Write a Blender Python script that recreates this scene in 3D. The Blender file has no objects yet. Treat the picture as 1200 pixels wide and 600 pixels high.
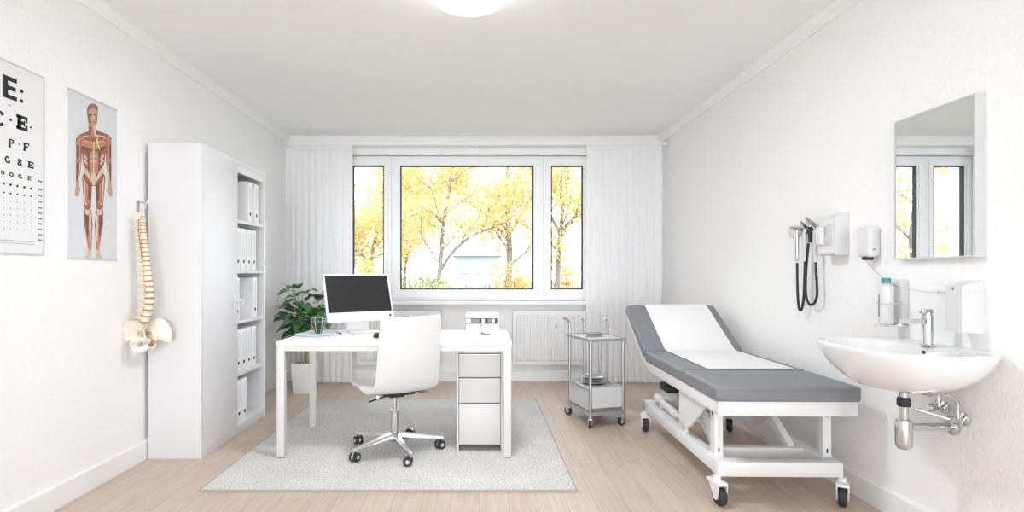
import bpy, bmesh, math, random
import numpy as np
from mathutils import Vector, Matrix, noise

random.seed(7)
rng = np.random.default_rng(7)
S = bpy.context.scene
COL = S.collection
F, H, VX, VY = 620.0, 1.15, 562.0, 320.0          # focal length in px, eye height, vanishing point
XL, XR, YB, ZC, Y0 = -2.075, 1.955, 5.66, 2.61, -3.0
PI = math.pi
R = math.radians

def at(px, py, d):
    return Vector(((px - VX) * d / F, d, H - (py - VY) * d / F))
def on_left(px, py, x=None):
    x = XL if x is None else x
    return at(px, py, x * F / (px - VX))
def on_right(px, py, x=None):
    x = XR if x is None else x
    return at(px, py, x * F / (px - VX))

# ------------------------------------------------------------------ materials
def lin(c):
    return tuple(((v / 255) / 12.92 if v / 255 <= .04045 else ((v / 255 + .055) / 1.055) ** 2.4) for v in c)

def new_mat(name):
    m = bpy.data.materials.new(name); m.use_nodes = True
    nt = m.node_tree; nt.nodes.clear()
    out = nt.nodes.new('ShaderNodeOutputMaterial')
    return m, nt, out

def M(name, rgb, rough=.5, metal=0.0, bump=0.0, bscale=150.0, var=.02, vscale=6.0, spec=.5, coat=0.0, emit=None, stretch=None):
    m, nt, out = new_mat(name)
    N = nt.nodes.new; L = nt.links.new
    b = N('ShaderNodeBsdfPrincipled')
    b.inputs['Roughness'].default_value = rough; b.inputs['Metallic'].default_value = metal
    b.inputs['Specular IOR Level'].default_value = spec; b.inputs['Coat Weight'].default_value = coat
    tc = N('ShaderNodeTexCoord'); src = tc.outputs['Object']
    if stretch:
        mp = N('ShaderNodeMapping'); mp.inputs['Scale'].default_value = stretch
        L(src, mp.inputs['Vector']); src = mp.outputs['Vector']
    n = N('ShaderNodeTexNoise'); n.inputs['Scale'].default_value = vscale; n.inputs['Detail'].default_value = 4
    L(src, n.inputs['Vector'])
    r = N('ShaderNodeValToRGB'); c = lin(rgb)
    r.color_ramp.elements[0].position = .3; r.color_ramp.elements[1].position = .7
    r.color_ramp.elements[0].color = (*[x * (1 - var) for x in c], 1)
    r.color_ramp.elements[1].color = (*[min(1, x * (1 + var)) for x in c], 1)
    L(n.outputs['Fac'], r.inputs['Fac']); L(r.outputs['Color'], b.inputs['Base Color'])
    if bump:
        n2 = N('ShaderNodeTexNoise'); n2.inputs['Scale'].default_value = bscale; n2.inputs['Detail'].default_value = 3
        L(src, n2.inputs['Vector'])
        bp = N('ShaderNodeBump'); bp.inputs['Strength'].default_value = bump; bp.inputs['Distance'].default_value = .004
        L(n2.outputs['Fac'], bp.inputs['Height']); L(bp.outputs['Normal'], b.inputs['Normal'])
    if emit:
        b.inputs['Emission Color'].default_value = (1, .98, .95, 1); b.inputs['Emission Strength'].default_value = emit
    L(b.outputs['BSDF'], out.inputs['Surface'])
    return m

def mat_floor():
    m, nt, out = new_mat('light_oak_laminate'); N = nt.nodes.new; L = nt.links.new
    b = N('ShaderNodeBsdfPrincipled'); b.inputs['Roughness'].default_value = .42
    tc = N('ShaderNodeTexCoord')
    mp = N('ShaderNodeMapping'); mp.inputs['Rotation'].default_value = (0, 0, R(90)); L(tc.outputs['Object'], mp.inputs['Vector'])
    br = N('ShaderNodeTexBrick'); br.offset = .37; br.inputs['Scale'].default_value = 1.0
    br.inputs['Brick Width'].default_value = 1.35; br.inputs['Row Height'].default_value = .145
    br.inputs['Mortar Size'].default_value = .0014; br.inputs['Mortar Smooth'].default_value = .2
    br.inputs['Color1'].default_value = (*lin((206, 188, 174)), 1); br.inputs['Color2'].default_value = (*lin((197, 178, 163)), 1)
    br.inputs['Mortar'].default_value = (*lin((164, 146, 132)), 1)
    L(mp.outputs['Vector'], br.inputs['Vector'])
    g = N('ShaderNodeMapping'); g.inputs['Scale'].default_value = (22, 1.3, 1); L(tc.outputs['Object'], g.inputs['Vector'])
    n = N('ShaderNodeTexNoise'); n.inputs['Scale'].default_value = 2.2; n.inputs['Detail'].default_value = 7; n.inputs['Distortion'].default_value = .6
    L(g.outputs['Vector'], n.inputs['Vector'])
    r = N('ShaderNodeValToRGB'); r.color_ramp.elements[0].position = .33; r.color_ramp.elements[1].position = .66
    r.color_ramp.elements[0].color = (.80, .78, .76, 1); r.color_ramp.elements[1].color = (1, 1, 1, 1)
    L(n.outputs['Fac'], r.inputs['Fac'])
    mx = N('ShaderNodeMix'); mx.data_type = 'RGBA'; mx.blend_type = 'MULTIPLY'; mx.inputs['Factor'].default_value = .75
    L(br.outputs['Color'], mx.inputs['A']); L(r.outputs['Color'], mx.inputs['B']); L(mx.outputs['Result'], b.inputs['Base Color'])
    L(b.outputs['BSDF'], out.inputs['Surface'])
    return m

def mat_rug():
    m, nt, out = new_mat('mottled_grey_pile'); N = nt.nodes.new; L = nt.links.new
    b = N('ShaderNodeBsdfPrincipled'); b.inputs['Roughness'].default_value = .95; b.inputs['Specular IOR Level'].default_value = .1
    tc = N('ShaderNodeTexCoord')
    n = N('ShaderNodeTexNoise'); n.inputs['Scale'].default_value = 90; n.inputs['Detail'].default_value = 3; L(tc.outputs['Object'], n.inputs['Vector'])
    n2 = N('ShaderNodeTexNoise'); n2.inputs['Scale'].default_value = 3; n2.inputs['Detail'].default_value = 3; L(tc.outputs['Object'], n2.inputs['Vector'])
    ad = N('ShaderNodeMath'); ad.operation = 'MULTIPLY_ADD'; ad.inputs[1].default_value = .25; L(n2.outputs['Fac'], ad.inputs[0]); L(n.outputs['Fac'], ad.inputs[2])
    r = N('ShaderNodeValToRGB'); r.color_ramp.elements[0].position = .42; r.color_ramp.elements[1].position = .82
    r.color_ramp.elements[0].color = (*lin((172, 169, 165)), 1); r.color_ramp.elements[1].color = (*lin((222, 220, 217)), 1)
    L(ad.outputs[0], r.inputs['Fac']); L(r.outputs['Color'], b.inputs['Base Color'])
    bp = N('ShaderNodeBump'); bp.inputs['Strength'].default_value = .6; bp.inputs['Distance'].default_value = .006
    L(n.outputs['Fac'], bp.inputs['Height']); L(bp.outputs['Normal'], b.inputs['Normal'])
    L(b.outputs['BSDF'], out.inputs['Surface'])
    return m

def mat_mix(name, parts):
    """weighted sum of plain shaders: [(kind, colour, weight, rough)]"""
    m, nt, out = new_mat(name); N = nt.nodes.new; L = nt.links.new
    cur, tot = None, 0
    for kind, rgb, w, rough in parts:
        s = N('ShaderNodeBsdf' + kind); s.inputs['Color'].default_value = (*lin(rgb), 1)
        if 'Roughness' in s.inputs: s.inputs['Roughness'].default_value = rough
        tot += w
        if cur is None: cur = s.outputs[0]
        else:
            mx = N('ShaderNodeMixShader'); mx.inputs[0].default_value = w / tot
            L(cur, mx.inputs[1]); L(s.outputs[0], mx.inputs[2]); cur = mx.outputs[0]
    L(cur, out.inputs['Surface'])
    return m

def mat_sheer():
    m, nt, out = new_mat('white_sheer'); N = nt.nodes.new; L = nt.links.new
    tc = N('ShaderNodeTexCoord'); n = N('ShaderNodeTexNoise'); n.inputs['Scale'].default_value = 400; L(tc.outputs['Object'], n.inputs['Vector'])
    d = N('ShaderNodeBsdfDiffuse'); d.inputs['Color'].default_value = (*lin((246, 246, 247)), 1)
    t = N('ShaderNodeBsdfTranslucent'); t.inputs['Color'].default_value = (*lin((246, 246, 247)), 1)
    tr = N('ShaderNodeBsdfTransparent')
    a = N('ShaderNodeMixShader'); a.inputs[0].default_value = .22; L(d.outputs[0], a.inputs[1]); L(t.outputs[0], a.inputs[2])
    mr = N('ShaderNodeMapRange'); mr.inputs['To Min'].default_value = .16; mr.inputs['To Max'].default_value = .22; L(n.outputs['Fac'], mr.inputs['Value'])
    c = N('ShaderNodeMixShader'); L(mr.outputs[0], c.inputs[0]); L(a.outputs[0], c.inputs[1]); L(tr.outputs[0], c.inputs[2])
    L(c.outputs[0], out.inputs['Surface'])
    return m

def mat_glass(name, tint=(255, 255, 255), gloss=.06):
    m, nt, out = new_mat(name); N = nt.nodes.new; L = nt.links.new
    tr = N('ShaderNodeBsdfTransparent'); tr.inputs['Color'].default_value = (*lin(tint), 1)
    g = N('ShaderNodeBsdfGlossy'); g.inputs['Roughness'].default_value = .02
    fr = N('ShaderNodeLayerWeight'); fr.inputs['Blend'].default_value = .25
    ml = N('ShaderNodeMath'); ml.operation = 'MULTIPLY'; ml.inputs[1].default_value = gloss * 4; L(fr.outputs['Facing'], ml.inputs[0])
    mx = N('ShaderNodeMixShader'); L(ml.outputs[0], mx.inputs[0]); L(tr.outputs[0], mx.inputs[1]); L(g.outputs[0], mx.inputs[2])
    L(mx.outputs[0], out.inputs['Surface'])
    return m

def mat_print():
    m, nt, out = new_mat('printed_figure_ink'); N = nt.nodes.new; L = nt.links.new
    b = N('ShaderNodeBsdfPrincipled'); b.inputs['Roughness'].default_value = .55
    a = N('ShaderNodeVertexColor'); a.layer_name = 'ink'
    L(a.outputs['Color'], b.inputs['Base Color']); L(b.outputs['BSDF'], out.inputs['Surface'])
    return m

WALL = M('woodchip_wallpaper', (241, 241, 241), .9, bump=.8, bscale=66, var=.012, vscale=40, spec=.2)
CEIL = M('ceiling_paint', (241, 241, 241), .9, bump=.25, bscale=110, var=.01, spec=.2)
TRIM = M('white_gloss_trim', (236, 236, 235), .45, var=.01)
FLOOR = mat_floor()
RUG = mat_rug()
RUGEDGE = M('rug_binding', (168, 163, 158), .9, bump=.3, bscale=400)
PVC = M('white_window_profile', (236, 237, 239), .35, var=.008)
SEAL = M('black_window_seal', (38, 40, 43), .6)
PANE = mat_glass('window_glass')
SHEER = mat_sheer()
LACQ = M('white_cabinet_laminate', (219, 219, 221), .42, var=.01)
SHELFIN = M('cabinet_inside', (226, 226, 226), .5, var=.01)
DESKTOP = M('white_desk_lacquer', (245, 245, 245), .3, var=.006)
WMETAL = M('white_powder_coat', (224, 224, 224), .38, var=.012, spec=.5)
DESKLEG = M('white_desk_frame', (208, 207, 206), .42, var=.01)
PED = M('white_drawer_laminate', (204, 202, 201), .45, var=.01)
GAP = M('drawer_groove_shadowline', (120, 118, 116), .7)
LEATH = M('white_leather', (218, 217, 217), .42, bump=.18, bscale=260, var=.012)
CHROME = M('chrome', (214, 215, 217), .13, metal=1.0, var=.02)
STEEL = M('brushed_steel', (186, 188, 191), .3, metal=1.0, var=.04, stretch=(1, 1, 14), vscale=30)
ALU = M('satin_aluminium', (196, 198, 200), .36, metal=.85, var=.03)
BLACK = M('black_plastic', (26, 27, 29), .45)
RUBBER = M('dark_rubber', (44, 45, 48), .65)
SCREEN = M('monitor_black_glass', (34, 34, 36), .12, var=.03, vscale=2)
MONW = M('monitor_white_shell', (230, 230, 231), .3, var=.005)
GREYV = M('grey_vinyl', (124, 126, 131), .45, bump=.12, bscale=240, var=.03, vscale=4)
PIPING = M('grey_vinyl_piping', (116, 118, 124), .5)
PAPER = M('white_couch_paper', (232, 232, 231), .85, bump=.25, bscale=40, var=.01)
CERAM = M('white_ceramic', (228, 228, 228), .1, var=.004, coat=.4)
PLAST = M('white_plastic', (214, 214, 214), .35, var=.006)
PLASTG = M('light_grey_plastic', (198, 199, 199), .4, var=.02)
MIRROR = M('mirror_glass', (246, 248, 248), .0, metal=1.0, var=.001)
LEAF = M('plant_leaf_green', (62, 112, 62), .38, bump=.2, bscale=40, var=.35, vscale=9)
LEAF2 = M('plant_leaf_pale_vein', (150, 184, 132), .45, var=.1)
STEM = M('plant_stem', (158, 160, 118), .6, var=.1)
POT = M('white_planter', (230, 228, 227), .55, var=.015)
SOIL = M('potting_soil', (74, 62, 52), .95, bump=1, bscale=60, var=.3, vscale=60)
TEAL = M('teal_plastic', (70, 140, 146), .4, var=.03)
CARD = M('white_binder_board', (238, 238, 238), .55, var=.01)
LABELG = M('pale_spine_label', (226, 227, 229), .7, var=.01)
INK = M('black_print_ink', (26, 26, 28), .6)
INKG = M('grey_print_ink', (120, 120, 122), .6)
SHEET = M('chart_sheet', (228, 229, 230), .5, var=.008)
POSTER = M('poster_sheet', (212, 214, 217), .5, var=.01)
FIGURE = mat_print()
BONE = M('bone_white', (236, 226, 206), .5, bump=.15, bscale=90, var=.05, vscale=40)
BONEP = M('pelvis_bone', (238, 231, 220), .48, bump=.12, bscale=60, var=.04, vscale=20)
DISC = M('disc_brown', (176, 132, 96), .5, var=.08, vscale=40)
NERVE = M('nerve_yellow', (222, 186, 92), .5)
ARTERY = M('artery_red', (176, 70, 56), .5)
LAMPD = M('lamp_diffuser', (250, 250, 248), .4, emit=5.0)
PADB = M('pale_blue_mat', (206, 220, 234), .5, var=.02)
PADE = M('blue_mat_edge', (96, 122, 160), .5)
GREENGLASS = mat_glass('clear_glass', (206, 226, 212), .10)
SUCC = M('succulent_green', (88, 138, 92), .5, var=.3, vscale=60)
SUCC2 = M('pale_succulent_green', (196, 214, 178), .5, var=.15, vscale=60)
GRIT = M('dark_terrarium_soil', (84, 96, 80), .9, bump=.6, bscale=120, var=.3, vscale=80)
WIRE = M('thin_grey_cord', (176, 178, 180), .5)
BARK = M('tree_bark', (126, 119, 113), .9, bump=.6, bscale=12, var=.2, vscale=5)
LEAFY = mat_mix('autumn_yellow_leaf', [('Diffuse', (220, 196, 128), .55, .9), ('Translucent', (226, 204, 136), .45, 0)])
LEAFO = mat_mix('autumn_amber_leaf', [('Diffuse', (214, 182, 116), .55, .9), ('Translucent', (222, 190, 124), .45, 0)])
LEAFP = mat_mix('autumn_pale_leaf', [('Diffuse', (230, 216, 174), .55, .9), ('Translucent', (236, 222, 182), .45, 0)])
BUSHG = mat_mix('bush_green_leaf', [('Diffuse', (148, 158, 124), .6, .9), ('Translucent', (154, 166, 126), .4, 0)])
BUSHB = mat_mix('bush_grey_leaf', [('Diffuse', (156, 166, 156), .6, .9), ('Translucent', (164, 174, 160), .4, 0)])
LAWN = M('outdoor_grass', (132, 138, 112), .95, bump=.5, bscale=8, var=.2, vscale=2)
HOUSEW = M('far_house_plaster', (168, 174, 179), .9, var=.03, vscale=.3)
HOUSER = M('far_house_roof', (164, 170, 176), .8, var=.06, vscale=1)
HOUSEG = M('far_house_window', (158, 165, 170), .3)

# ------------------------------------------------------------------ mesh builder
class MB:
    def __init__(s):
        s.bm = bmesh.new(); s.mi = 0; s.mats = []
    def mat(s, m):
        if m not in s.mats: s.mats.append(m)
        s.mi = s.mats.index(m); return s
    def _take(s, faces):
        for f in faces: f.material_index = s.mi
        return s
    def verts(s, vs): return [s.bm.verts.new(Vector(v)) for v in vs]
    def face(s, vs):
        try: f = s.bm.faces.new(vs); f.material_index = s.mi; return f
        except ValueError: return None
    def box(s, lo, hi, bevel=0.0, seg=2, mtx=None):
        """axis box lo..hi (optionally bevelled and transformed)"""
        t = bmesh.new(); bmesh.ops.create_cube(t, size=1)
        lo, hi = Vector(lo), Vector(hi)
        for v in t.verts:
            v.co = Vector((lo[i] + (v.co[i] + .5) * (hi[i] - lo[i]) for i in range(3)))
        if bevel:
            bmesh.ops.bevel(t, geom=t.edges[:], offset=min(bevel, .49 * min(abs(hi[i] - lo[i]) for i in range(3))), segments=seg, affect='EDGES', profile=.5)
        return s.merge(t, mtx)
    def merge(s, t, mtx=None):
        mp = {}
        for v in t.verts: mp[v] = s.bm.verts.new(mtx @ v.co if mtx else v.co)
        for f in t.faces:
            nf = s.bm.faces.new([mp[v] for v in f.verts]); nf.material_index = s.mi
        t.free(); return s
    def rings(s, rings, cap0=True, cap1=True, closed=True):
        """skin a list of point rings"""
        vr = [s.verts(r) for r in rings]; n = len(vr[0])
        for a, b in zip(vr, vr[1:]):
            for i in range(n if closed else n - 1):
                s.face((a[i], a[(i + 1) % n], b[(i + 1) % n], b[i]))
        if cap0 and n > 2: s.face(vr[0][::-1])
        if cap1 and n > 2: s.face(vr[-1])
        return s
    def tube(s, pts, r, n=10, caps=True, flat=1.0):
        pts = [Vector(p) for p in pts]; k = len(pts)
        rs = r if isinstance(r, (list, tuple)) else [r] * k
        t0 = (pts[1] - pts[0]).normalized()
        up = Vector((0, 0, 1)) if abs(t0.z) < .9 else Vector((0, 1, 0))
        u = t0.cross(up).normalized(); rings = []
        for i, p in enumerate(pts):
            t = ((pts[min(i + 1, k - 1)] - p).normalized() + (p - pts[max(i - 1, 0)]).normalized())
            t = t.normalized() if t.length > 1e-6 else t0
            u = (u - t * u.dot(t)).normalized(); w = t.cross(u)
            rings.append([p + (u * math.cos(a) * rs[i] + w * math.sin(a) * rs[i] * flat) for a in (2 * PI * j / n for j in range(n))])
        return s.rings(rings, caps, caps)
    def cyl(s, p0, p1, r0, r1=None, n=20):
        return s.tube([p0, p1], [r0, r0 if r1 is None else r1], n)
    def lathe(s, prof, c=(0, 0, 0), n=28, mtx=None):
        """profile [(r, z)] spun about z"""
        rings = []
        for r, z in prof:
            ring = [Vector((r * math.cos(2 * PI * j / n), r * math.sin(2 * PI * j / n), z)) for j in range(n)]
            ring = [(mtx @ p if mtx else p) + Vector(c) for p in ring]
            rings.append(ring)
        return s.rings(rings)
    def prism(s, poly, o, ux, uy, h):
        """2-D outline extruded by h along ux x uy"""
        o, ux, uy = Vector(o), Vector(ux), Vector(uy); nz = ux.cross(uy).normalized() * h
        a = [o + ux * p[0] + uy * p[1] for p in poly]
        return s.rings([a, [q + nz for q in a]])
    def ball(s, c, r, n=14, mtx=None):
        t = bmesh.new(); bmesh.ops.create_uvsphere(t, u_segments=n, v_segments=max(6, n * 2 // 3), radius=1)
        rr = Vector(r) if hasattr(r, '__len__') else Vector((r, r, r))
        m = Matrix.Translation(Vector(c)) @ (mtx or Matrix()) @ Matrix.Diagonal((*rr, 1))
        return s.merge(t, m)

ROOTM = {}
def link(name, mb, mats, parent=None, local=False, loc=None, smooth=35, rz=0.0):
    """one mesh object. World-space vertices unless local; a child's go into its top-level thing's space."""
    me = bpy.data.meshes.new(name)
    bm = mb.bm
    bmesh.ops.recalc_face_normals(bm, faces=bm.faces[:])
    if parent is not None and not local:
        bm.transform(ROOTM[parent.name].inverted())
    elif parent is None and loc is not None and not local:
        bm.transform((Matrix.Translation(Vector(loc)) @ Matrix.Rotation(rz, 4, 'Z')).inverted())
    bm.to_mesh(me); bm.free()
    for m in (mb.mats or (mats if isinstance(mats, (list, tuple)) else [mats])): me.materials.append(m)
    if smooth:
        for p in me.polygons: p.use_smooth = True
        me.set_sharp_from_angle(angle=R(smooth))
    o = bpy.data.objects.new(name, me); COL.objects.link(o)
    if parent is not None:
        o.parent = parent; ROOTM[o.name] = ROOTM[parent.name]
    else:
        if loc is not None: o.location = loc; o.rotation_euler = (0, 0, rz)
        ROOTM[o.name] = Matrix.Translation(Vector(loc or (0, 0, 0))) @ Matrix.Rotation(rz, 4, 'Z')
    return o

def tag(o, label, cat, group=None):
    o['label'] = label; o['category'] = cat
    if group: o['group'] = group
    return o
def thing(name, label, cat, loc, rz=0.0, group=None):
    o = bpy.data.objects.new(name, None); COL.objects.link(o)
    o.empty_display_size = .1; o.location = loc; o.rotation_euler = (0, 0, rz)
    ROOTM[o.name] = Matrix.Translation(Vector(loc)) @ Matrix.Rotation(rz, 4, 'Z')
    return tag(o, label, cat, group)
def structure(o):
    o['kind'] = 'structure'; return o
def dup(root, loc, rz=0.0, label=None, group=None):
    r = root.copy(); COL.objects.link(r); r.location = loc; r.rotation_euler = (0, 0, rz)
    if label: r['label'] = label
    if group: r['group'] = group
    for ch in list(root.children):
        c = ch.copy(); COL.objects.link(c); c.parent = r
        for g in list(ch.children):
            d = g.copy(); COL.objects.link(d); d.parent = c
    return r
def bez(pts, n=12):
    """Catmull-Rom through the points"""
    P = [Vector(p) for p in pts]; out = []
    for i in range(len(P) - 1):
        a, b, c, d = P[max(i - 1, 0)], P[i], P[i + 1], P[min(i + 2, len(P) - 1)]
        for j in range(n):
            t = j / n
            out.append(.5 * ((2 * b) + (c - a) * t + (2 * a - 5 * b + 4 * c - d) * t * t + (3 * b - a - 3 * c + d) * t ** 3))
    return out + [P[-1]]

# ------------------------------------------------------------------ room shell
T = .2
structure(link('floor', MB().box((XL - T, Y0, -.12), (XR + T, YB + .3, 0)), FLOOR, smooth=0))
structure(link('ceiling', MB().box((XL - T, Y0, ZC), (XR + T, YB + .3, ZC + .12)), CEIL, smooth=0))
structure(link('wall_left', MB().box((XL - T, Y0, 0), (XL, YB + .3, ZC)), WALL, smooth=0))
structure(link('wall_right', MB().box((XR, Y0, 0), (XR + T, YB + .3, ZC)), WALL, smooth=0))
WX0, WX1, WZ0, WZ1 = -1.435, 1.195, .855, 2.405
def frame_ring(mb, x0, x1, z0, z1, w, y0, y1):
    """rectangular ring in the xz plane; w = (left, right, bottom, top) widths"""
    l, r, b, t = w
    o = [(x0, z0), (x1, z0), (x1, z1), (x0, z1)]
    i = [(x0 + l, z0 + b), (x1 - r, z0 + b), (x1 - r, z1 - t), (x0 + l, z1 - t)]
    V = [[mb.bm.verts.new((p[0], y, p[1])) for p in loop] for y in (y0, y1) for loop in (o, i)]
    of, inf, ob, ib = V
    for k in range(4):
        j = (k + 1) % 4
        mb.face((of[k], of[j], inf[j], inf[k])); mb.face((ob[k], ib[k], ib[j], ob[j]))
        mb.face((of[k], ob[k], ob[j], of[j])); mb.face((inf[k], inf[j], ib[j], ib[k]))
    return mb
structure(link('wall_back', frame_ring(MB(), XL, XR, 0, ZC, (WX0 - XL, XR - WX1, WZ0, ZC - WZ1), YB, YB + .3), WALL, smooth=0))

def skirting(name, a, b, nrm, h=.118, t=.016):
    """board with a rounded top edge along a->b, thickness towards nrm"""
    a, b, nrm = Vector(a), Vector(b), Vector(nrm)
    prof = [(0, 0), (t, 0), (t, h - .010), (t * .7, h - .002), (t * .4, h), (0, h)]
    mb = MB().rings([[p + nrm * q[0] + Vector((0, 0, q[1])) for q in prof] for p in (a, b)])
    return structure(link(name, mb, TRIM, smooth=25))
skirting('baseboard_left', (XL, Y0, 0), (XL, YB, 0), (1, 0, 0))
skirting('baseboard_right', (XR, Y0, 0), (XR, YB, 0), (-1, 0, 0))
skirting('baseboard_back', (XL + .016, YB, 0), (XR - .016, YB, 0), (0, -1, 0), .105)
def cornice(name, a, b, nrm, s=1.0):
    a, b, nrm = Vector(a), Vector(b), Vector(nrm)
    prof = [(0, 0), (.055, 0), (.055, .008), (.043, .014), (.034, .026), (.02, .036), (.014, .05), (.014, .058), (0, .058)]
    mb = MB().rings([[p + nrm * q[0] * s - Vector((0, 0, q[1] * s)) for q in prof] for p in (a, b)])
    return structure(link(name, mb, CEIL, smooth=20))
cornice('trim_1', (XL, Y0, ZC), (XL, YB, ZC), (1, 0, 0))
cornice('trim_2', (XR, Y0, ZC), (XR, YB, ZC), (-1, 0, 0), 1.15)
cornice('trim_3', (XL + .055, YB, ZC), (XR - .06, YB, ZC), (0, -1, 0), .8)
# window sill board and the shutter-box cover above the window
structure(link('trim_4', MB().box((-1.46, YB - .13, .815), (1.235, YB + .05, .855), .008, 3), PVC))
structure(link('trim_5', MB().box((-1.46, YB - .035, 2.405), (1.22, YB + .03, 2.49), .005, 2), TRIM))

def window(name, x0, x1, gx0, gx1, handle=False):
    z0, z1, gz0, gz1 = .857, 2.403, .979, 2.299
    yf = 5.675
    root = link(name, frame_ring(MB(), x0, x1, z0, z1, (.034, .034, .045, .04), yf, yf + .085), PVC, loc=((x0 + x1) / 2, yf, z0), smooth=0)
    structure(root)
    s = .006
    sash = MB()
    frame_ring(sash, x0 + .026, x1 - .026, z0 + .036, z1 - .032, (gx0 - x0 - .026 - .02, x1 - .026 - gx1 - .02, gz0 - z0 - .036 - .02, z1 - .032 - gz1 - .02), yf - .014, yf + .055)
    frame_ring(sash, gx0 - .021, gx1 + .021, gz0 - .021, gz1 + .021, (.021 - s,) * 4, yf + .0, yf + .05)
    link('sash', sash, PVC, root, smooth=0)
    seal = frame_ring(MB(), gx0 - s, gx1 + s, gz0 - s, gz1 + s, (.012,) * 4, yf + .006, yf + .05)
    link('seal', seal, SEAL, root, smooth=0)
    link('glass_pane', MB().box((gx0 - .002, yf + .03, gz0 - .002), (gx1 + .002, yf + .036, gz1 + .002)), PANE, root, smooth=0)
    return root
window('window_1', WX0 + .002, -.948, -1.355, -1.032)
window('window_2', -.946, .680, -.846, .574)
window('window_3', .682, WX1 - .002, .772, 1.103)

# curtain rail and curtains
RY = 5.47
rail = thing('curtain_rail', 'long white double-track curtain rail above the window', 'curtain rail', (-.03, RY, 2.475))
mb = MB().box((-2.0, RY - .022, 2.478), (1.93, RY + .022, 2.506), .004, 2)
mb.box((-2.0, RY - .026, 2.470), (1.93, RY - .012, 2.480), .002, 1); mb.box((-2.0, RY + .008, 2.470), (1.93, RY + .022, 2.480), .002, 1)
link('track', mb, TRIM, rail)
for x in (-1.995, 1.93):
    link('end_cap', MB().box((x - .008, RY - .03, 2.465), (x + .008, RY + .03, 2.512), .005, 2), PLAST, rail)
for x in (-1.4, -.03, 1.35):
    mb = MB().box((x - .014, RY + .02, 2.485), (x + .014, YB - .001, 2.498), .003, 1)
    mb.box((x - .016, YB - .012, 2.495 - .03), (x + .016, YB - .001, 2.495 + .04) if False else (x + .016, YB - .001, 2.535), .003, 1)
    link('bracket', mb, TRIM, rail)
def curtain(label, x0, x1, folds, seed):
    rnd = random.Random(seed)
    nx, nz = folds * 14, 26
    ph = [rnd.uniform(-.6, .6) for _ in range(folds + 2)]
    amp = [rnd.uniform(.6, 1.1) for _ in range(folds + 2)]
    mb = MB(); grid = []
    for j in range(nz + 1):
        v = j / nz; z = 2.467 - v * (2.467 - .022); row = []
        for i in range(nx + 1):
            u = i / nx; k = min(int(u * folds), folds - 1); f = u * folds - k
            a = amp[k] * (1 - f) + amp[k + 1] * f; p = ph[k] * (1 - f) + ph[k + 1] * f
            env = .45 + .55 * min(1, v * 2.5)
            y = RY - .006 + .014 * a * env * math.sin(2 * PI * (u * folds) + p * v) + .006 * math.sin(9 * u + 3 * v)
            x = x0 + (x1 - x0) * (u + .006 * math.sin(7 * v + 11 * u) * v)
            row.append(mb.bm.verts.new((x, y, z)))
        grid.append(row)
    for j in range(nz):
        for i in range(nx): mb.face((grid[j][i], grid[j][i + 1], grid[j + 1][i + 1], grid[j + 1][i]))
    root = thing('curtain', label, 'curtain', ((x0 + x1) / 2, RY, .022), group='sheer curtains')
    link('sheer_panel', mb, SHEER, root, smooth=180)
    hd = MB()
    for k in range(folds * 2):
        x = x0 + (x1 - x0) * (k + .5) / (folds * 2)
        hd.box((x - .012, RY - .02, 2.43), (x + .012, RY + .008, 2.47), .006, 2)
    link('heading_tape', MB().box((x0, RY - .022, 2.425), (x1, RY - .014, 2.469), .002, 1), SHEER, root)
    hd.bm.free()
    return root
curtain('white sheer curtain hanging left of the window behind the plant', -1.935, -1.312, 9, 3)
curtain('white sheer curtain hanging right of the window behind the bed', 1.105, 1.872, 11, 5)

# ------------------------------------------------------------------ radiators
def radiator(label, x0, x1):
    YB = globals()['YB'] - .0006
    y0, y1, z0, z1 = YB - .105, YB - .03, .185, .748
    rt = thing('radiator', label, 'radiator', ((x0 + x1) / 2, YB, z0), group='panel radiators')
    n = int((x1 - x0 - .06) / .036)
    prof = []
    mb = MB(); top, bot = [], []
    pts = [(x0, y0 + .012)]
    for k in range(n):
        xa = x0 + .03 + (x1 - x0 - .06) * k / n; w = (x1 - x0 - .06) / n
        pts += [(xa + w * .12, y0 + .012), (xa + w * .28, y0), (xa + w * .72, y0), (xa + w * .88, y0 + .012)]
    pts += [(x1, y0 + .012), (x1, y0 + .024), (x0, y0 + .024)]
    front = pts
    fl = [(p[0], y0 + .012) if i < len(pts) - 2 else p for i, p in enumerate(pts)]
    mb.rings([[(p[0], p[1], z) for p in src] for src, z in ((fl, z0), (fl, z0 + .035), (front, z0 + .05), (front, z1 - .055), (fl, z1 - .04), (fl, z1))])
    link('front_panel', mb, WMETAL, rt, smooth=20)
    link('rear_panel', MB().box((x0, y1 - .012, z0), (x1, y1, z1), .003, 1), WMETAL, rt)
    g = frame_ring(MB(), x0, x1, y0 + .01, y1 + .001, (.012,) * 4, 0, .016)
    for v in g.bm.verts: v.co = Vector((v.co.x, v.co.z, z1 - .012 + v.co.y))
    k = x0 + .04
    while k < x1 - .03:
        g.box((k, y0 + .018, z1 - .004), (k + .012, y1 - .008, z1 + .002)); k += .034
    link('top_grille', g, WMETAL, rt, smooth=0)
    for x in (x0, x1):
        link('side_cover', MB().box((x - .003, y0 + .006, z0 + .012), (x + .003, y1, z1 + .002), .001, 1), WMETAL, rt)
    for x in (x0 + .15, x1 - .15):
        link('wall_bracket', MB().box((x - .015, y1, z0 + .08), (x + .015, YB, z1 - .06), .002, 1), WMETAL, rt)
    v = MB().cyl((x1 - .05, y0 + .055, .0), (x1 - .05, y0 + .055, z0 + .01), .009, n=12); v.cyl((x1 - .09, y0 + .055, 0), (x1 - .09, y0 + .055, z0 + .01), .009, n=12)
    link('pipe', v, WMETAL, rt)
    return rt
radiator('ribbed white panel radiator under the window behind the office chair', -1.29, -.41)
r2 = radiator('ribbed white panel radiator right of the desk, behind the steel trolley', .352, 1.246)
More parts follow.
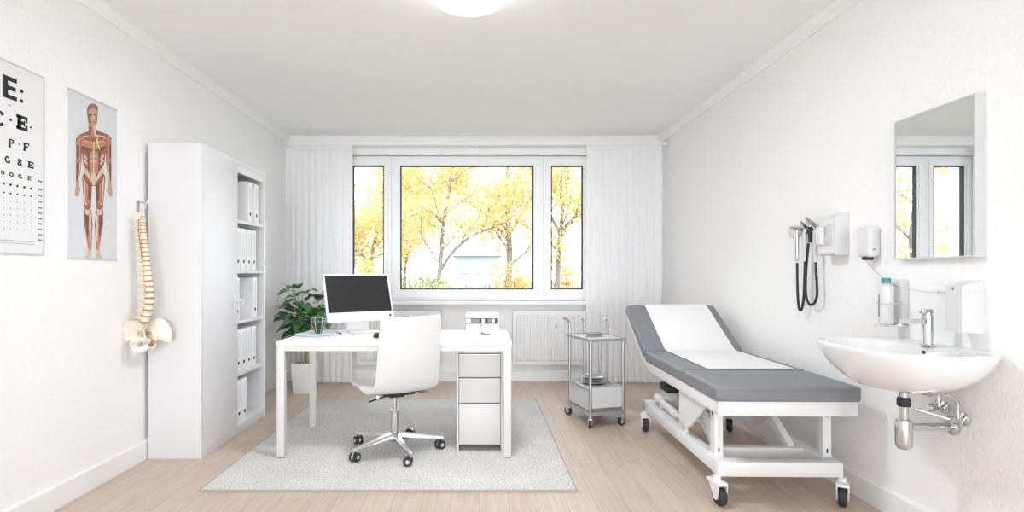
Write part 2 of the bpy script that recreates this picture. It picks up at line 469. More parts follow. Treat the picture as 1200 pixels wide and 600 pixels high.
kn = at(652, 383, YB - .105)
mb = MB().mat(INKG).cyl((kn.x, YB - .108, kn.z - .012), (kn.x, YB - .108, kn.z + .016), .0045, n=10)
mb.mat(PLASTG).cyl((kn.x, YB - .11, kn.z + .016), (kn.x, YB - .11, kn.z + .034), .007, n=10)
link('bleed_key', mb, INKG, r2)

# ------------------------------------------------------------------ ceiling lamp
lc = Vector((-.05, 2.625, ZC))
lamp = thing('ceiling_lamp', 'round white flush ceiling lamp glowing above the room', 'lamp', lc)
link('base_plate', MB().lathe([(.0, 0), (.175, 0), (.178, -.012), (.172, -.02), (0, -.02)], lc, 40), TRIM, lamp)
link('diffuser', MB().lathe([(0, -.02), (.180, -.02), (.198, -.03), (.200, -.06), (.195, -.085), (.174, -.103), (.12, -.112), (0, -.116)], lc, 48), LAMPD, lamp)

# ------------------------------------------------------------------ rug
mb = MB().mat(RUG).box((-1.47, 2.782, .0), (.508, 4.77, .012), .004, 2)
mb.mat(RUGEDGE)
for lo, hi in (((-1.476, 2.774, 0), (.514, 2.784, .0125)), ((-1.476, 4.768, 0), (.514, 4.778, .0125)), ((-1.476, 2.784, 0), (-1.466, 4.768, .0125)), ((.504, 2.784, 0), (.514, 4.768, .0125))):
    mb.box(lo, hi, .002, 1)
tag(link('rug', mb, [RUG, RUGEDGE], loc=(-.48, 3.77, 0)), 'large square light grey rug on the wooden floor under the desk', 'rug')

# ------------------------------------------------------------------ eye chart
EX = XL + .006
cy0, cy1 = 1.93, 2.513
zt, zb = 2.080, 1.234
chart = thing('eye_chart', 'eye test chart with black letters and dot rows on the wall', 'chart', (XL, (cy0 + cy1) / 2, zb))
link('sheet', MB().box((XL - .0015, cy0, zb), (EX, cy1, zt), .002, 1), SHEET, chart)
fr = frame_ring(MB(), cy0, cy1, zb, zt, (.006,) * 4, 0, .004)
for v in fr.bm.verts: v.co = Vector((EX + v.co.y - .001, v.co.x, v.co.z))
link('border', fr, PLASTG, chart, smooth=0)
EPS = .0012
def wallpoly(mb, poly, x=EX):
    """flat print: polygon in photograph pixels on the left wall"""
    a = [on_left(p[0], p[1], x) for p in poly]
    mb.rings([[Vector((x, q.y, q.z)) for q in a], [Vector((x + EPS, q.y, q.z)) for q in a]])
def yz_rect(mb, y0, y1, z0, z1, x=EX, e=EPS): mb.box((x, y0, z0), (x + e, y1, z1))
def slab_letter(mb, ch, y0, z0, w, h, t=None):
    """block serif letters from bars; y runs to the reader's right"""
    t = t or w * .26; th = t * .72
    B = lambda a, b, c, d: yz_rect(mb, y0 + a * w, y0 + b * w, z0 + c * h, z0 + d * h)
    tw, hh = t / w, th / h
    if ch in 'EF':
        B(.1, .1 + tw, 0, 1); B(0, 1, 1 - hh, 1); B(.1, .78, .5 - hh / 2, .5 + hh / 2)
        B(.88, 1, 1 - hh * 1.9, 1); B(.68, .78, .5 - hh, .5 + hh)
        if ch == 'E': B(0, 1, 0, hh); B(.88, 1, 0, hh * 1.9)
        else: B(0, .5, 0, hh * .8)
    if ch in 'PCGOQ8':
        def arc(cx, cz, rx, rz, a0, a1, th_):
            n = 18; out, inn = [], []
            for k in range(n + 1):
                a = R(a0 + (a1 - a0) * k / n)
                out.append((cx + rx * math.cos(a), cz + rz * math.sin(a))); inn.append((cx + (rx - th_) * math.cos(a), cz + (rz - th_ * .8) * math.sin(a)))
            for k in range(n):
                q = [out[k], out[k + 1], inn[k + 1], inn[k]]
                q = [(y0 + p[0] * w, z0 + p[1] * h) for p in q]
                mb.rings([[Vector((EX, *p)) for p in q], [Vector((EX + EPS, *p)) for p in q]])
        if ch == 'P': B(.1, .1 + tw, 0, 1); B(0, .5, 0, hh * .8); B(0, .5, 1 - hh, 1); B(.2, .55, .46, .46 + hh); arc(.55, .73, .42, .27, -90, 90, tw * .9)
        if ch in 'CG': arc(.52, .5, .5, .5, 40, 320, tw)
        if ch == 'G': B(.78, .78 + tw * .8, .05, .42); B(.6, 1, .36, .44)
        if ch in 'OQ': arc(.5, .5, .5, .5, 0, 360, tw)
        if ch == 'Q': B(.6, .95, -.08, .14)
        if ch == '8': arc(.5, .27, .47, .27, 0, 360, tw); arc(.5, .75, .4, .25, 0, 360, tw)
ink = MB()
def letter(ch, px0, px1, yt0, yb0, t=None):
    a, b = on_left(px0, yt0, EX), on_left(px1, yb0, EX)
    c = on_left(px0, yb0, EX)
    slab_letter(ink, ch, a.y, c.z, b.y - a.y, a.z - c.z, t)
def dot(px, py, r):
    c = on_left(px, py, EX); n = 12
    ring = [Vector((EX, c.y + r * math.cos(2 * PI * k / n), c.z + r * math.sin(2 * PI * k / n))) for k in range(n)]
    ink.rings([ring, [p + Vector((EPS, 0, 0)) for p in ring]])
a_, b_, c_ = on_left(3, 86.5, EX), on_left(19.6, 113, EX), on_left(3, 113, EX)
ew, eh = b_.y - a_.y, a_.z - c_.z
yz_rect(ink, a_.y, a_.y + ew * .36, c_.z, a_.z)
for q0, q1 in ((0, .19), (.405, .595), (.81, 1)): yz_rect(ink, a_.y + ew * .3, b_.y - (ew * .08 if q0 == .405 else 0), c_.z + eh * q0, c_.z + eh * q1)
dot(25.3, 107, .0085); dot(25.3, 118.5, .0085)
letter('C', -7, 5.8, 127, 146); dot(12.5, 140.5, .006); letter('E', 19, 32, 133.5, 150.5, .019); dot(36, 149.3, .005)
letter('P', 10, 16.4, 162, 172.3); dot(22, 169, .003); letter('F', 27, 34, 166.5, 176.5)
letter('G', 5.4, 11.5, 182, 190.5); letter('8', 20, 25.8, 185.5, 193.8); letter('E', 32.5, 39.2, 188.6, 196.4)
letter('O', .8, 5.2, 199, 204.3); letter('Q', 10.8, 15.6, 201.3, 206.6); letter('G', 21, 26, 203.6, 208.6); letter('E', 32.2, 36.2, 206, 210.8)
for k in range(6):
    dot(4.3 + 8 * k - 8, 215 + 1.5 * k - 1.5, .0056)
    dot(4.3 + 8 * k - 8, 225.5 + 1.1 * k - 1.1, .0042)
link('lettering', ink, INK, chart, smooth=0)
ink = MB()
for r_ in range(5):
    for k in range(6): dot(4.3 + 8 * k - 8, 235 + 8.2 * r_ + (.9 - .1 * r_) * (k - 1), .0021)
for k, y in enumerate((212, 221.5, 228.6, 236, 243, 249.5, 256, 262, 268.5, 275, 281)):
    a, b = on_left(44.2, y, EX), on_left(49, y + .5, EX)
    yz_rect(ink, a.y, a.y + .012, a.z - .0035, a.z + .0035); yz_rect(ink, a.y + .014, b.y, a.z - .0045, a.z + .0025)
a = on_left(0, 281, EX); yz_rect(ink, cy0 + .02, on_left(40, 281, EX).y, a.z - .001, a.z + .001)
yz_rect(ink, cy0 + .02, on_left(40, 281, EX).y, a.z - .012, a.z - .0105)
yz_rect(ink, on_left(9, 121, EX).y, on_left(13, 121, EX).y, on_left(9, 123, EX).z, on_left(9, 122, EX).z)
link('marking', ink, INKG, chart, smooth=0)

# ------------------------------------------------------------------ anatomy poster
PX = XL + .004
p0, p1 = on_left(80, 107, PX), on_left(137, 304, PX)
pz0, pz1 = 1.222, 2.084
poster = thing('anatomy_poster', 'narrow anatomy poster showing the muscles of a standing man', 'poster', (XL, (p0.y + p1.y) / 2, pz0))
link('sheet', MB().box((XL - .0015, p0.y, pz0), (PX, p1.y, pz1), .001, 1), POSTER, poster)
for za, zc in ((pz1 - .010, pz1), (pz0, pz0 + .008)):
    link('edge_strip', MB().box((XL, p0.y, za), (PX + .003, p1.y, zc), .001, 1), PLASTG, poster)
def paint_figure():
    def pm(cx, cy):            # drawing units -> sheet plane (y, z)
        q = on_left(70 + cx / 2.857, 100 + cy / 2.857, PX); return q.y, q.z
    skin, dark, mid, lite, cream = (190, 150, 132), (116, 74, 62), (150, 94, 76), (184, 126, 102), (208, 184, 158)
    caps = []                   # (x0,y0,r0,x1,y1,r1,colour,fibre)
    def c(x0, y0, r0, x1, y1, r1, col, fib=1.0): caps.append((x0, y0, r0, x1, y1, r1, col, fib))
    # far-to-near: limbs, trunk, head
    for s, ax in ((-1, 0), (1, 0)):
        X = lambda v: 113 + s * v
        c(X(13), 545, 6, X(16), 572, 7, cream, .3)                 # foot
        c(X(16), 570, 6, X(23), 576, 5, cream, .3)
        c(X(20), 420, 12, X(17), 470, 14, mid); c(X(17), 470, 13, X(13), 545, 5.5, lite)   # calf
        c(X(23), 440, 5, X(20), 500, 3, dark); c(X(12), 435, 4, X(11), 520, 3, cream, .2)
        c(X(20), 408, 10, X(20), 424, 10, cream, .4)               # knee
        c(X(22), 310, 17, X(20), 405, 11, mid)                     # thigh
        c(X(29), 310, 7, X(25), 395, 5, cream, .35); c(X(21), 315, 8, X(20), 390, 7, lite)
        c(X(12), 325, 6, X(15), 380, 4, dark)
        c(X(48), 180, 11, X(50), 250, 8.5, mid)                    # upper arm
        c(X(50), 200, 6, X(49), 245, 5, lite); c(X(55), 190, 3, X(55), 240, 3, dark)
        c(X(50), 252, 9.5, X(54), 325, 4.8, lite); c(X(54), 262, 3.5, X(56), 320, 2.5, dark); c(X(47), 262, 3, X(52), 318, 2, cream, .3)
        c(X(54), 325, 5, X(55), 350, 6, skin, .2)                  # hand
        for k, dx in enumerate((-4, -1, 2, 5)): c(X(55 + dx), 350, 2.2, X(56 + dx * 1.1), 369 + (2 if k in (1, 2) else -2), 1.6, skin, .2)
        c(X(49), 338, 2.2, X(46), 354, 1.7, skin, .2)
    c(113, 205, 40, 113, 205, 40, mid); c(113, 180, 33, 113, 290, 26, mid)
    c(113, 285, 31, 113, 305, 32, mid)
    for s in (-1, 1):
        X = lambda v: 113 + s * v
        c(X(42), 176, 13, X(49), 192, 11, lite)                    # deltoid
        c(X(34), 192, 12, X(14), 202, 15, lite); c(X(36), 208, 5, X(12), 218, 5, dark); c(X(30), 186, 5, X(10), 192, 5, (206, 142, 112))
        c(X(33), 222, 7, X(27), 262, 8, mid); c(X(31), 236, 4, X(24), 246, 3, cream, .3); c(X(30), 252, 4, X(23), 262, 3, cream, .3)
        c(X(9), 228, 8, X(8), 288, 7, lite); c(X(18), 225, 3, X(17), 285, 2, dark)
        c(X(28), 285, 7, X(8), 318, 4, cream, .2)                  # pelvis band
        c(X(16), 160, 7, X(40), 168, 6, mid); c(X(8), 168, 3, X(36), 172, 2.6, cream, .2)
    c(113, 300, 9, 113, 330, 5, cream, .2)
    c(113, 190, 2.6, 113, 290, 2.2, cream, .2)
    c(128, 170, 2.2, 120, 215, 2, (214, 190, 96), .1); c(122, 180, 2, 132, 214, 2, (222, 204, 120), .1)
    for y in (238, 254, 270): c(101, y, 1.4, 125, y, 1.4, cream, .1)
    c(107, 138, 12, 109, 165, 13, lite); c(116, 140, 5, 118, 166, 4, cream, .2); c(102, 140, 3, 100, 165, 3, dark)
    hx = 109
    c(hx, 92, 19, hx + 1, 122, 14, skin, .25)                      # head
    c(hx - 1, 80, 17.5, hx + 1, 78, 17.5, (150, 112, 84), .6); c(hx + 1, 92, 15.5, hx + 2, 100, 15, skin, .25)
    c(hx - 13, 98, 4, hx - 9, 126, 4, mid); c(hx + 14, 104, 3, hx + 11, 124, 4, lite)
    c(hx - 7, 99, 2, hx - 3, 99, 1.8, (84, 58, 48), 0); c(hx + 6, 99, 2, hx + 10, 99, 1.8, (84, 58, 48), 0)
    c(hx - 8, 94, 1.2, hx - 2, 93.5, 1.2, (110, 76, 60), 0); c(hx + 5, 93.5, 1.2, hx + 11, 94, 1.2, (110, 76, 60), 0)
    c(hx + 1.5, 98, 1.8, hx + 1.8, 112, 2.6, (214, 168, 146), 0); c(hx - 2, 121, 1.5, hx + 6, 121, 1.4, (150, 84, 74), 0)
    gx = np.arange(48, 186, .62); gy = np.arange(58, 584, .75)
    X, Y = np.meshgrid(gx, gy)
    colr = np.zeros((*X.shape, 3)); hit = np.zeros(X.shape, bool)
    nz = np.array([[noise.noise(Vector((x * .9, y * .06, 3))) for x in gx] for y in gy])
    nz2 = np.array([[noise.noise(Vector((x * .22, y * .16, 9))) for x in gx] for y in gy])
    for (x0, y0, r0, x1, y1, r1, col, fib) in caps:
        dx, dy = x1 - x0, y1 - y0; L2 = max(dx * dx + dy * dy, 1e-6)
        t = np.clip(((X - x0) * dx + (Y - y0) * dy) / L2, 0, 1)
        d = np.hypot(X - x0 - t * dx, Y - y0 - t * dy) / (r0 + t * (r1 - r0))
        m = d < 1
        base = np.array(lin(col))
        k = 1 + fib * (.38 * nz + .22 * nz2)
        line = np.clip((d - .80) / .2, 0, 1) * min(1, fib + .1) * .42      # ink outline round each muscle
        cc = base[None, None, :] * (k * (1 - line))[..., None]
        colr[m] = np.clip(cc[m], 0, 1); hit |= m
    mb = MB(); lay = mb.bm.loops.layers.float_color.new('ink'); vs = {}
    def V(i, j):
        if (i, j) not in vs:
            y, z = pm(gx[min(j, len(gx) - 1)], gy[min(i, len(gy) - 1)]); vs[(i, j)] = mb.bm.verts.new((PX + .0008, y, z))
        return vs[(i, j)]
    for i in range(len(gy) - 1):
        for j in range(len(gx) - 1):
            if hit[i, j]:
                f = mb.face((V(i, j), V(i + 1, j), V(i + 1, j + 1), V(i, j + 1)))
                for l in f.loops: l[lay] = (*colr[i, j], 1)
    return mb
link('printed_figure', paint_figure(), FIGURE, poster, smooth=0)

# ------------------------------------------------------------------ spine model on its hook
SD = 3.15
hookp = at(169.5, 243, SD)
hk = thing('wall_hook', 'small grey metal hook holding the spine model beside the cabinet', 'hook', (XL, hookp.y + .06, hookp.z))
mb = MB().box((XL, hookp.y + .048, hookp.z - .02), (XL + .005, hookp.y + .074, hookp.z + .05), .002, 1)
link('hook_plate', mb, STEEL, hk)
mb = MB().tube(bez([(XL + .004, hookp.y + .06, hookp.z + .03), (hookp.x - .03, hookp.y + .025, hookp.z + .034), (hookp.x + .004, hookp.y, hookp.z + .022), (hookp.x + .014, hookp.y, hookp.z + .03), (hookp.x + .016, hookp.y + .002, hookp.z + .045)], 8), .0028, 8)
link('hook_arm', mb, STEEL, hk)
# right-of-view direction at that place; processes point the other way
vr = Vector((.966, -.259, 0)); vf = Vector((.259, .966, 0))
path_px = [(167.6, 251), (167.4, 262), (168, 274), (169.5, 287), (171.3, 303), (173.2, 319), (174.8, 335), (175.6, 348), (174, 360), (171, 370), (169.3, 377)]
path = bez([at(px, py, SD) for px, py in path_px], 16)
cum = [0]
for a, b in zip(path, path[1:]): cum.append(cum[-1] + (b - a).length)
def along(s):
    s *= cum[-1]
    for i in range(len(cum) - 1):
        if cum[i + 1] >= s:
            t = (s - cum[i]) / max(cum[i + 1] - cum[i], 1e-9); return path[i].lerp(path[i + 1], t), (path[i + 1] - path[i]).normalized()
    return path[-1], (path[-1] - path[-2]).normalized()
base = at(170, 412, SD)
spine = thing('spine_model', 'cream anatomical spine and pelvis model hanging on the left wall', 'anatomical model', base)
NV = 24
hts = [.62 + .038 * k for k in range(NV)]; tot = sum(hts); acc = 0
for k in range(NV):
    f0, f1 = acc / tot, (acc + hts[k]) / tot; acc += hts[k]
    c, t = along((f0 + f1) / 2); hgt = (f1 - f0) * cum[-1]
    rr = .0125 + .0105 * (k / (NV - 1))
    ax = -t; side = vf; fwd = side.cross(ax).normalized()
    if fwd.dot(vr) < 0: fwd = -fwd
    mt = Matrix((( *fwd, 0), (*side, 0), (*ax, 0), (0, 0, 0, 1))).transposed(); mt = Matrix.Translation(c) @ mt
    mb = MB()
    h2 = hgt * .36
    mb.lathe([(0, -h2), (rr, -h2), (rr * .86, -h2 * .4), (rr * .84, h2 * .4), (rr, h2), (0, h2)], (0, 0, 0), 14, None)
    for v in mb.bm.verts: v.co.y *= 1.25
    # arch, spinous process, transverse processes
    L = .030 if k < 7 else (.040 if k < 19 else .038); dn = .006 if k < 7 else (.020 if k < 19 else .006)
    mb.tube([(-rr * .8, 0, 0), (-rr - .010, 0, -.001), (-rr - L * .75, 0, -dn * .7), (-rr - L, 0, -dn)], [.0075, .007, .0045, .0035 if k < 19 else .006], 8, True, 1.3)
    for s in (-1, 1):
        mb.tube([(-rr * .6, s * rr * .7, 0), (-rr - .006, s * (rr + .012), .002), (-rr - .010, s * (rr + .024), .004)], [.006, .005, .0035], 8)
        mb.tube([(-rr * .9, s * rr * .6, -hgt * .4), (-rr * .95, s * rr * .7, hgt * .45)], [.0045, .004], 7)
    mb.bm.transform(mt)
    v = link('vertebra', mb, BONE, spine, smooth=50)
    d = MB().lathe([(0, -hgt * .15), (rr * .98, -hgt * .15), (rr * 1.04, 0), (rr * .98, hgt * .15), (0, hgt * .15)], (0, 0, -hgt * .5), 14)
    for q in d.bm.verts: q.co.y *= 1.25
    d.bm.transform(mt)
    link('disc', d, DISC, v, smooth=50)
nv = MB()
for k in range(3, NV):
    c, t = along((k + .5) / NV)
    nv.tube([c - vr * .012 - vf * .018, c - vr * .006 - vf * .030 + Vector((0, 0, -.005)), c + vr * .006 - vf * .034 + Vector((0, 0, -.014))], [.0024, .002, .0014], 6)
link('nerve_roots', nv, NERVE, spine)
link('artery', MB().tube([along(x / 20)[0] - vr * .006 - vf * .024 + Vector((0, 0, 0)) for x in range(1, 9)], .0018, 6), ARTERY, spine)
top = path[0]
mb = MB().tube(bez([top + Vector((0, 0, -.01)), top + Vector((0, 0, .016)), hookp + Vector((.012, 0, .022)), hookp + Vector((.016, .004, .026))], 6), .002, 8)
for pts in (((4, -4), (9, -8), (11, -2), (6, 1)), ((3, 1), (8, 4), (10, -1))):
    mb.tube(bez([top + vr * (a * .005) + Vector((0, 0, -b * .005)) for a, b in pts], 8), .0011, 6)
link('hanger_wire', mb, STEEL, spine)
# pelvis: sacrum, two flaring wings with the ring below
pc = at(167.5, 391, SD)
def P3(r_, f_, z_): return pc + vr * r_ + vf * f_ + Vector((0, 0, z_))
sac = MB().rings([[P3(rx + x0 * math.cos(a), y0 * math.sin(a), z) for a in (2 * PI * j / 16 for j in range(16))] for (rx, z, x0, y0) in
                 ((0, .072, .016, .036), (-.006, .055, .022, .040), (-.018, .025, .019, .034), (-.030, -.005, .014, .024), (-.034, -.03, .010, .014), (-.028, -.05, .006, .006))])
link('sacrum', sac, BONEP, spine, smooth=60)
for s in (-1, 1):
    mb = MB(); rows = []
    nu, nw = 14, 9
    for i in range(nu + 1):
        u = i / nu; ang = R(205 - 240 * u)          # sweep of the crest from back to front
        row = []
        for j in range(nw + 1):
            w = j / nw
            rad = .030 + .075 * w
            ff = s * (.028 + .066 * w ** 1.1)
            z = -.012 + math.sin(ang) * rad * (.95 if math.sin(ang) > 0 else .8)
            row.append(P3(.012 + math.cos(ang) * rad * .86 + .018 * w * u, ff * .95, z))
        rows.append(row)
    th = Vector(vf) * (.004 * s)
    va = [mb.verts(r_) for r_ in rows]; vb = [mb.verts([p + th for p in r_]) for r_ in rows]
    for i in range(nu):
        for j in range(nw):
            mb.face((va[i][j], va[i + 1][j], va[i + 1][j + 1], va[i][j + 1])); mb.face((vb[i][j], vb[i][j + 1], vb[i + 1][j + 1], vb[i + 1][j]))
        mb.face((va[i][0], vb[i][0], vb[i + 1][0], va[i + 1][0])); mb.face((va[i][nw], va[i + 1][nw], vb[i + 1][nw], vb[i][nw]))
    for i in (0, nu):
        for j in range(nw): mb.face((va[i][j], va[i][j + 1], vb[i][j + 1], vb[i][j]))
    # ischium and pubic arms, with a gap (the obturator hole) between
    mb.tube(bez([P3(.0, s * .045, -.02), P3(-.012, s * .052, -.05), P3(.0, s * .05, -.085), P3(.03, s * .035, -.088), P3(.058, s * .012, -.066)], 6), [.020] * 25, 10)
    mb.tube(bez([P3(.02, s * .05, -.018), P3(.045, s * .04, -.03), P3(.066, s * .012, -.044)], 6), .014, 10)
    mb.ball(P3(.016, s * .056, -.026), (.026, .026, .026), 12)
    link('hip_bone', mb, BONEP, spine, smooth=60)
link('pubic_disc', MB().ball(P3(.068, 0, -.054), (.011, .016, .018), 10, Matrix.Rotation(math.atan2(vr.y, vr.x), 4, 'Z')), DISC, spine)
nv = MB()
for s in (-1, 1):
    nv.tube(bez([P3(.012, s * .018, .045), P3(.022, s * .038, .01), P3(.012, s * .06, -.03), P3(-.004, s * .072, -.06)], 6), .0026, 6)
link('pelvic_nerve', nv, NERVE, spine)

# ------------------------------------------------------------------ storage cabinet with binders
CX0, CX1, CY0, CY1, CZ = -2.052, -1.72, 3.272, 4.25, 1.957
DY = 3.757                                  # door | open shelves
cab = thing('storage_cabinet', 'tall white cabinet with one door and open binder shelves', 'cabinet', ((CX0 + CX1) / 2, (CY0 + CY1) / 2, 0))
t = .02
mb = MB()
for lo, hi in (((CX0, CY0, .0), (CX1, CY0 + t, CZ)), ((CX0, CY1 - t - .01, 0), (CX1, CY1, CZ)), ((CX0 + .001, CY0 + t, CZ - .03), (CX1, CY1 - t - .01, CZ)),
               ((CX0 + .001, CY0 + t, .035), (CX1 - .002, CY1 - t - .01, .068)), ((CX0, CY0 + t, .035), (CX0 + .008, CY1 - t - .01, CZ - .03)), ((CX0 + .01, DY - .012, .068), (CX1 - .022, DY + .008, CZ - .03)),
               ((CX0 + .02, CY0 + t, 0), (CX1 - .012, CY1 - t - .01, .035))):
    mb.box(lo, hi, .0015, 1)
link('carcass', mb, LACQ, cab)
link('top_rail', MB().box((CX1 - .02, DY + .008, 1.868), (CX1 - .001, CY1 - t - .011, CZ - .031), .0015, 1), LACQ, cab)
shelf_z = [.068, .435, .81, 1.172, 1.535]
for z in shelf_z[1:]:
    link('shelf', MB().box((CX0 + .009, DY + .009, z - .024), (CX1 - .006, CY1 - t - .011, z), .0015, 1), LACQ, cab)
door = link('door', MB().box((CX1 - .019, CY0 + t + .003, .04), (CX1 + .001, DY + .004, CZ - .028), .002, 2), LACQ, cab)
hp = Vector((CX1, 3.715, .945))
mb = MB().box((hp.x, hp.y - .016, hp.z - .05), (hp.x + .008, hp.y + .016, hp.z + .05), .004, 2)
mb.cyl((hp.x + .006, hp.y, hp.z + .012), (hp.x + .04, hp.y, hp.z + .012), .010, n=14)
mb.tube(bez([(hp.x + .036, hp.y - .01, hp.z + .014), (hp.x + .044, hp.y + .02, hp.z + .012), (hp.x + .045, hp.y + .032, hp.z + .002), (hp.x + .042, hp.y + .040, hp.z - .022)], 6), .011, 10)
mb.mat(mb.mats[0] if mb.mats else PLAST)
link('handle', mb, PLAST, door)

def make_binder(loc, label, group):
    """lever-arch file, spine towards +x, origin at the base of its spine"""
    r_ = thing('binder', label, 'binder', loc, 0, group)
    w, h, dp = .072, .305, .27
    b = MB().box((-dp, .0, 0), (-.004, .003, h), .001, 1); b.box((-dp, w - .003, 0), (-.004, w, h), .001, 1); b.box((-.006, 0, 0), (0, w, h), .002, 2)
    link('cover', b, CARD, r_, local=True)
    link('pages', MB().box((-dp + .02, .006, .006), (-.012, w - .012, h - .012), .001, 1), PAPER, r_, local=True)
    link('spine_label', MB().box((-.0005, .012, .105), (.0008, w - .012, h - .03)), LABELG, r_, local=True)
    m_ = Matrix.Translation((0, w / 2, .062)) @ Matrix.Rotation(R(90), 4, 'Y')
    ring = MB().mat(BLACK); ring.lathe([(0, -.001), (.0125, -.001), (.0125, .0018), (0, .0018)], (0, 0, 0), 18, m_)
    link('finger_ring', ring, BLACK, r_, local=True)['label'] = 'black finger hole'
    return r_
rows = [  # shelf index, depth of near edge per binder, wording
    (4, [3.985, 4.095], 'the top shelf', ['nearer of the two', 'farther of the two'], 'binders on the top shelf'),
    (3, [3.782, 3.872, 3.962, 4.052], 'the second shelf from the top', ['nearest of the four', 'second nearest of the four', 'third of the four', 'farthest of the four'], 'binders on the second shelf'),
    (2, [3.770, 4.07], 'the middle shelf', ['nearer of the two, beside the door', 'farther of the two, standing alone'], 'binders on the middle shelf'),
    (1, [3.790, 3.876, 3.962, 4.048], 'the fourth shelf from the top', ['nearest of the four', 'second nearest of the four', 'third of the four', 'farthest of the four'], 'binders on the fourth shelf'),
    (0, [3.800, 3.888], 'the bottom shelf', ['nearer of the two', 'farther of the two'], 'binders on the bottom shelf')]
proto = None
for si, ys, where, words_, grp in rows:
    for y, wd in zip(ys, words_):
        lab = f'white binder on {where}, {wd}'
        loc = (CX1 - .022, y, shelf_z[si] + .0006)
        if proto is None: proto = make_binder(loc, lab, grp)
        else: dup(proto, loc, 0, lab, grp)

# ------------------------------------------------------------------ desk
DX0, DX1, DF, DB, DZ = -1.253, .199, 3.25, 3.93, .728
DK = (H - DZ) * F
RUGZ = .0125
desk = thing('desk', 'white rectangular desk with square legs standing on the rug', 'desk', ((DX0 + DX1) / 2, (DF + DB) / 2, RUGZ))
link('desktop', MB().box((DX0, DF, DZ - .022), (DX1, DB, DZ), .003, 2), DESKTOP, desk)
mb = MB()
lw = .046
frame_ring(mb, DX0 + .006, DX1 - .006, DF + .006, DB - .006, (.02,) * 4, 0, .036)
for v in mb.bm.verts: v.co = Vector((v.co.x, v.co.z, DZ - .058 + v.co.y))
link('apron', mb, DESKLEG, desk, smooth=0)
for x in (DX0 + .004, DX1 - .004 - lw):
    for y in (DF + .004, DB - .004 - lw):
        link('leg', MB().box((x, y, RUGZ + .004), (x + lw, y + lw, DZ - .0225), .003, 2), DESKLEG, desk)['label'] = 'white square desk leg'
# drawer pedestal
QX0, QX1, QF, QB = -.147, .150, 3.375, 3.87
ped = thing('drawer_pedestal', 'white three-drawer pedestal under the right end of the desk', 'drawer unit', ((QX0 + QX1) / 2, (QF + QB) / 2, RUGZ))
mb = MB()
for lo, hi in (((QX0, QF - .004, RUGZ), (QX0 + .014, QB, .655)), ((QX1 - .014, QF - .004, RUGZ), (QX1, QB, .655)), ((QX0 + .014, QF + .002, .637), (QX1 - .014, QB, .655)),
               ((QX0 + .014, QF + .015, .05), (QX1 - .014, QB, .066)), ((QX0 + .014, QB - .01, .066), (QX1 - .014, QB, .637))): mb.box(lo, hi, .0015, 1)
link('carcass', mb, PED, ped)
link('groove_shade_core', MB().box((QX0 + .015, QF + .018, .067), (QX1 - .015, QB - .011, .636)), GAP, ped)  # grey filler: shade in the drawer gaps put into its colour
for za, zb_ in ((.486, .632), (.323, .478), (.062, .315)):
    link('drawer', MB().box((QX0 + .017, QF - .004, za), (QX1 - .017, QF + .0175, zb_), .002, 2), PED, ped)
    link('drawer_lip', MB().box((QX0 + .017, QF - .006, zb_ - .004), (QX1 - .017, QF + .004, zb_ + .001), .001, 1), ALU, ped)

# ------------------------------------------------------------------ things on the desk
# monitor
ms = thing('computer_monitor', 'white-framed computer monitor with black screen on the desk', 'monitor', (-.838, 3.765, DZ), R(33))
tilt = Matrix.Translation((0, 0, .078)) @ Matrix.Rotation(R(-20), 4, 'X')
W2, MHt = .247, .355
mb = MB().box((-W2, -.012, 0), (W2, .010, MHt), .006, 3, tilt)
back = MB()
for k, (sx, sz, yy) in enumerate(((1, 1, .008), (.8, .8, .03), (.4, .45, .045))): pass
mb.rings([[tilt @ Vector((W2 * .97 * sx * (1 if a[0] else -1), yy, MHt * .5 + MHt * .48 * sx * (1 if a[1] else -1))) for a in ((0, 0), (1, 0), (1, 1), (0, 1))] for sx, yy in ((1, .009), (.85, .022), (.4, .036))])
link('shell', mb, MONW, ms, local=True)
link('screen', MB().box((-W2 + .012, -.0135, .067), (W2 - .012, -.0115, MHt - .012), .0005, 1, tilt), SCREEN, ms, local=True)
mdot = MB().lathe([(0, 0), (.009, 0), (.009, .001), (0, .001)], (0, 0, 0), 14, tilt @ Matrix.Translation((W2 - .03, -.0125, .034)) @ Matrix.Rotation(R(90), 4, 'X'))
link('chin_mark', mdot, INK, ms, local=True)['label'] = 'small dark round mark on the chin'
mb = MB().box((-.085, -.10, 0), (.085, .085, .008), .004, 2)
mb.rings([[Vector((x * w, y, z)) for x, y in ((-1, yb), (1, yb), (1, yb + .014), (-1, yb + .014))] for w, yb, z in ((.08, .068, .004), (.078, .075, .06), (.07, .07, .14), (.06, .055, .19))])
link('stand', mb, MONW, ms, local=True)
# keyboard
kx = at(418, 390, 3.62)
kb = thing('keyboard', 'slim white keyboard lying in front of the monitor', 'keyboard', (-.70, 3.60, DZ), R(20))
link('tray', MB().box((-.15, -.06, 0), (.15, .06, .014), .004, 2), MONW, kb, local=True)
keys = MB()
for r_ in range(5):
    for c_ in range(14):
        if r_ == 0 and 3 <= c_ <= 8:
            if c_ == 3: keys.box((-.141 + 3 * .0202, -.052, .0135), (-.141 + 9 * .0202 - .003, -.035, .017), .001, 1)
            continue
        keys.box((-.141 + c_ * .0202, -.052 + r_ * .0212, .0135), (-.141 + c_ * .0202 + .0172, -.035 + r_ * .0212, .017), .001, 1)
link('keys', keys, PLAST, kb, local=True)
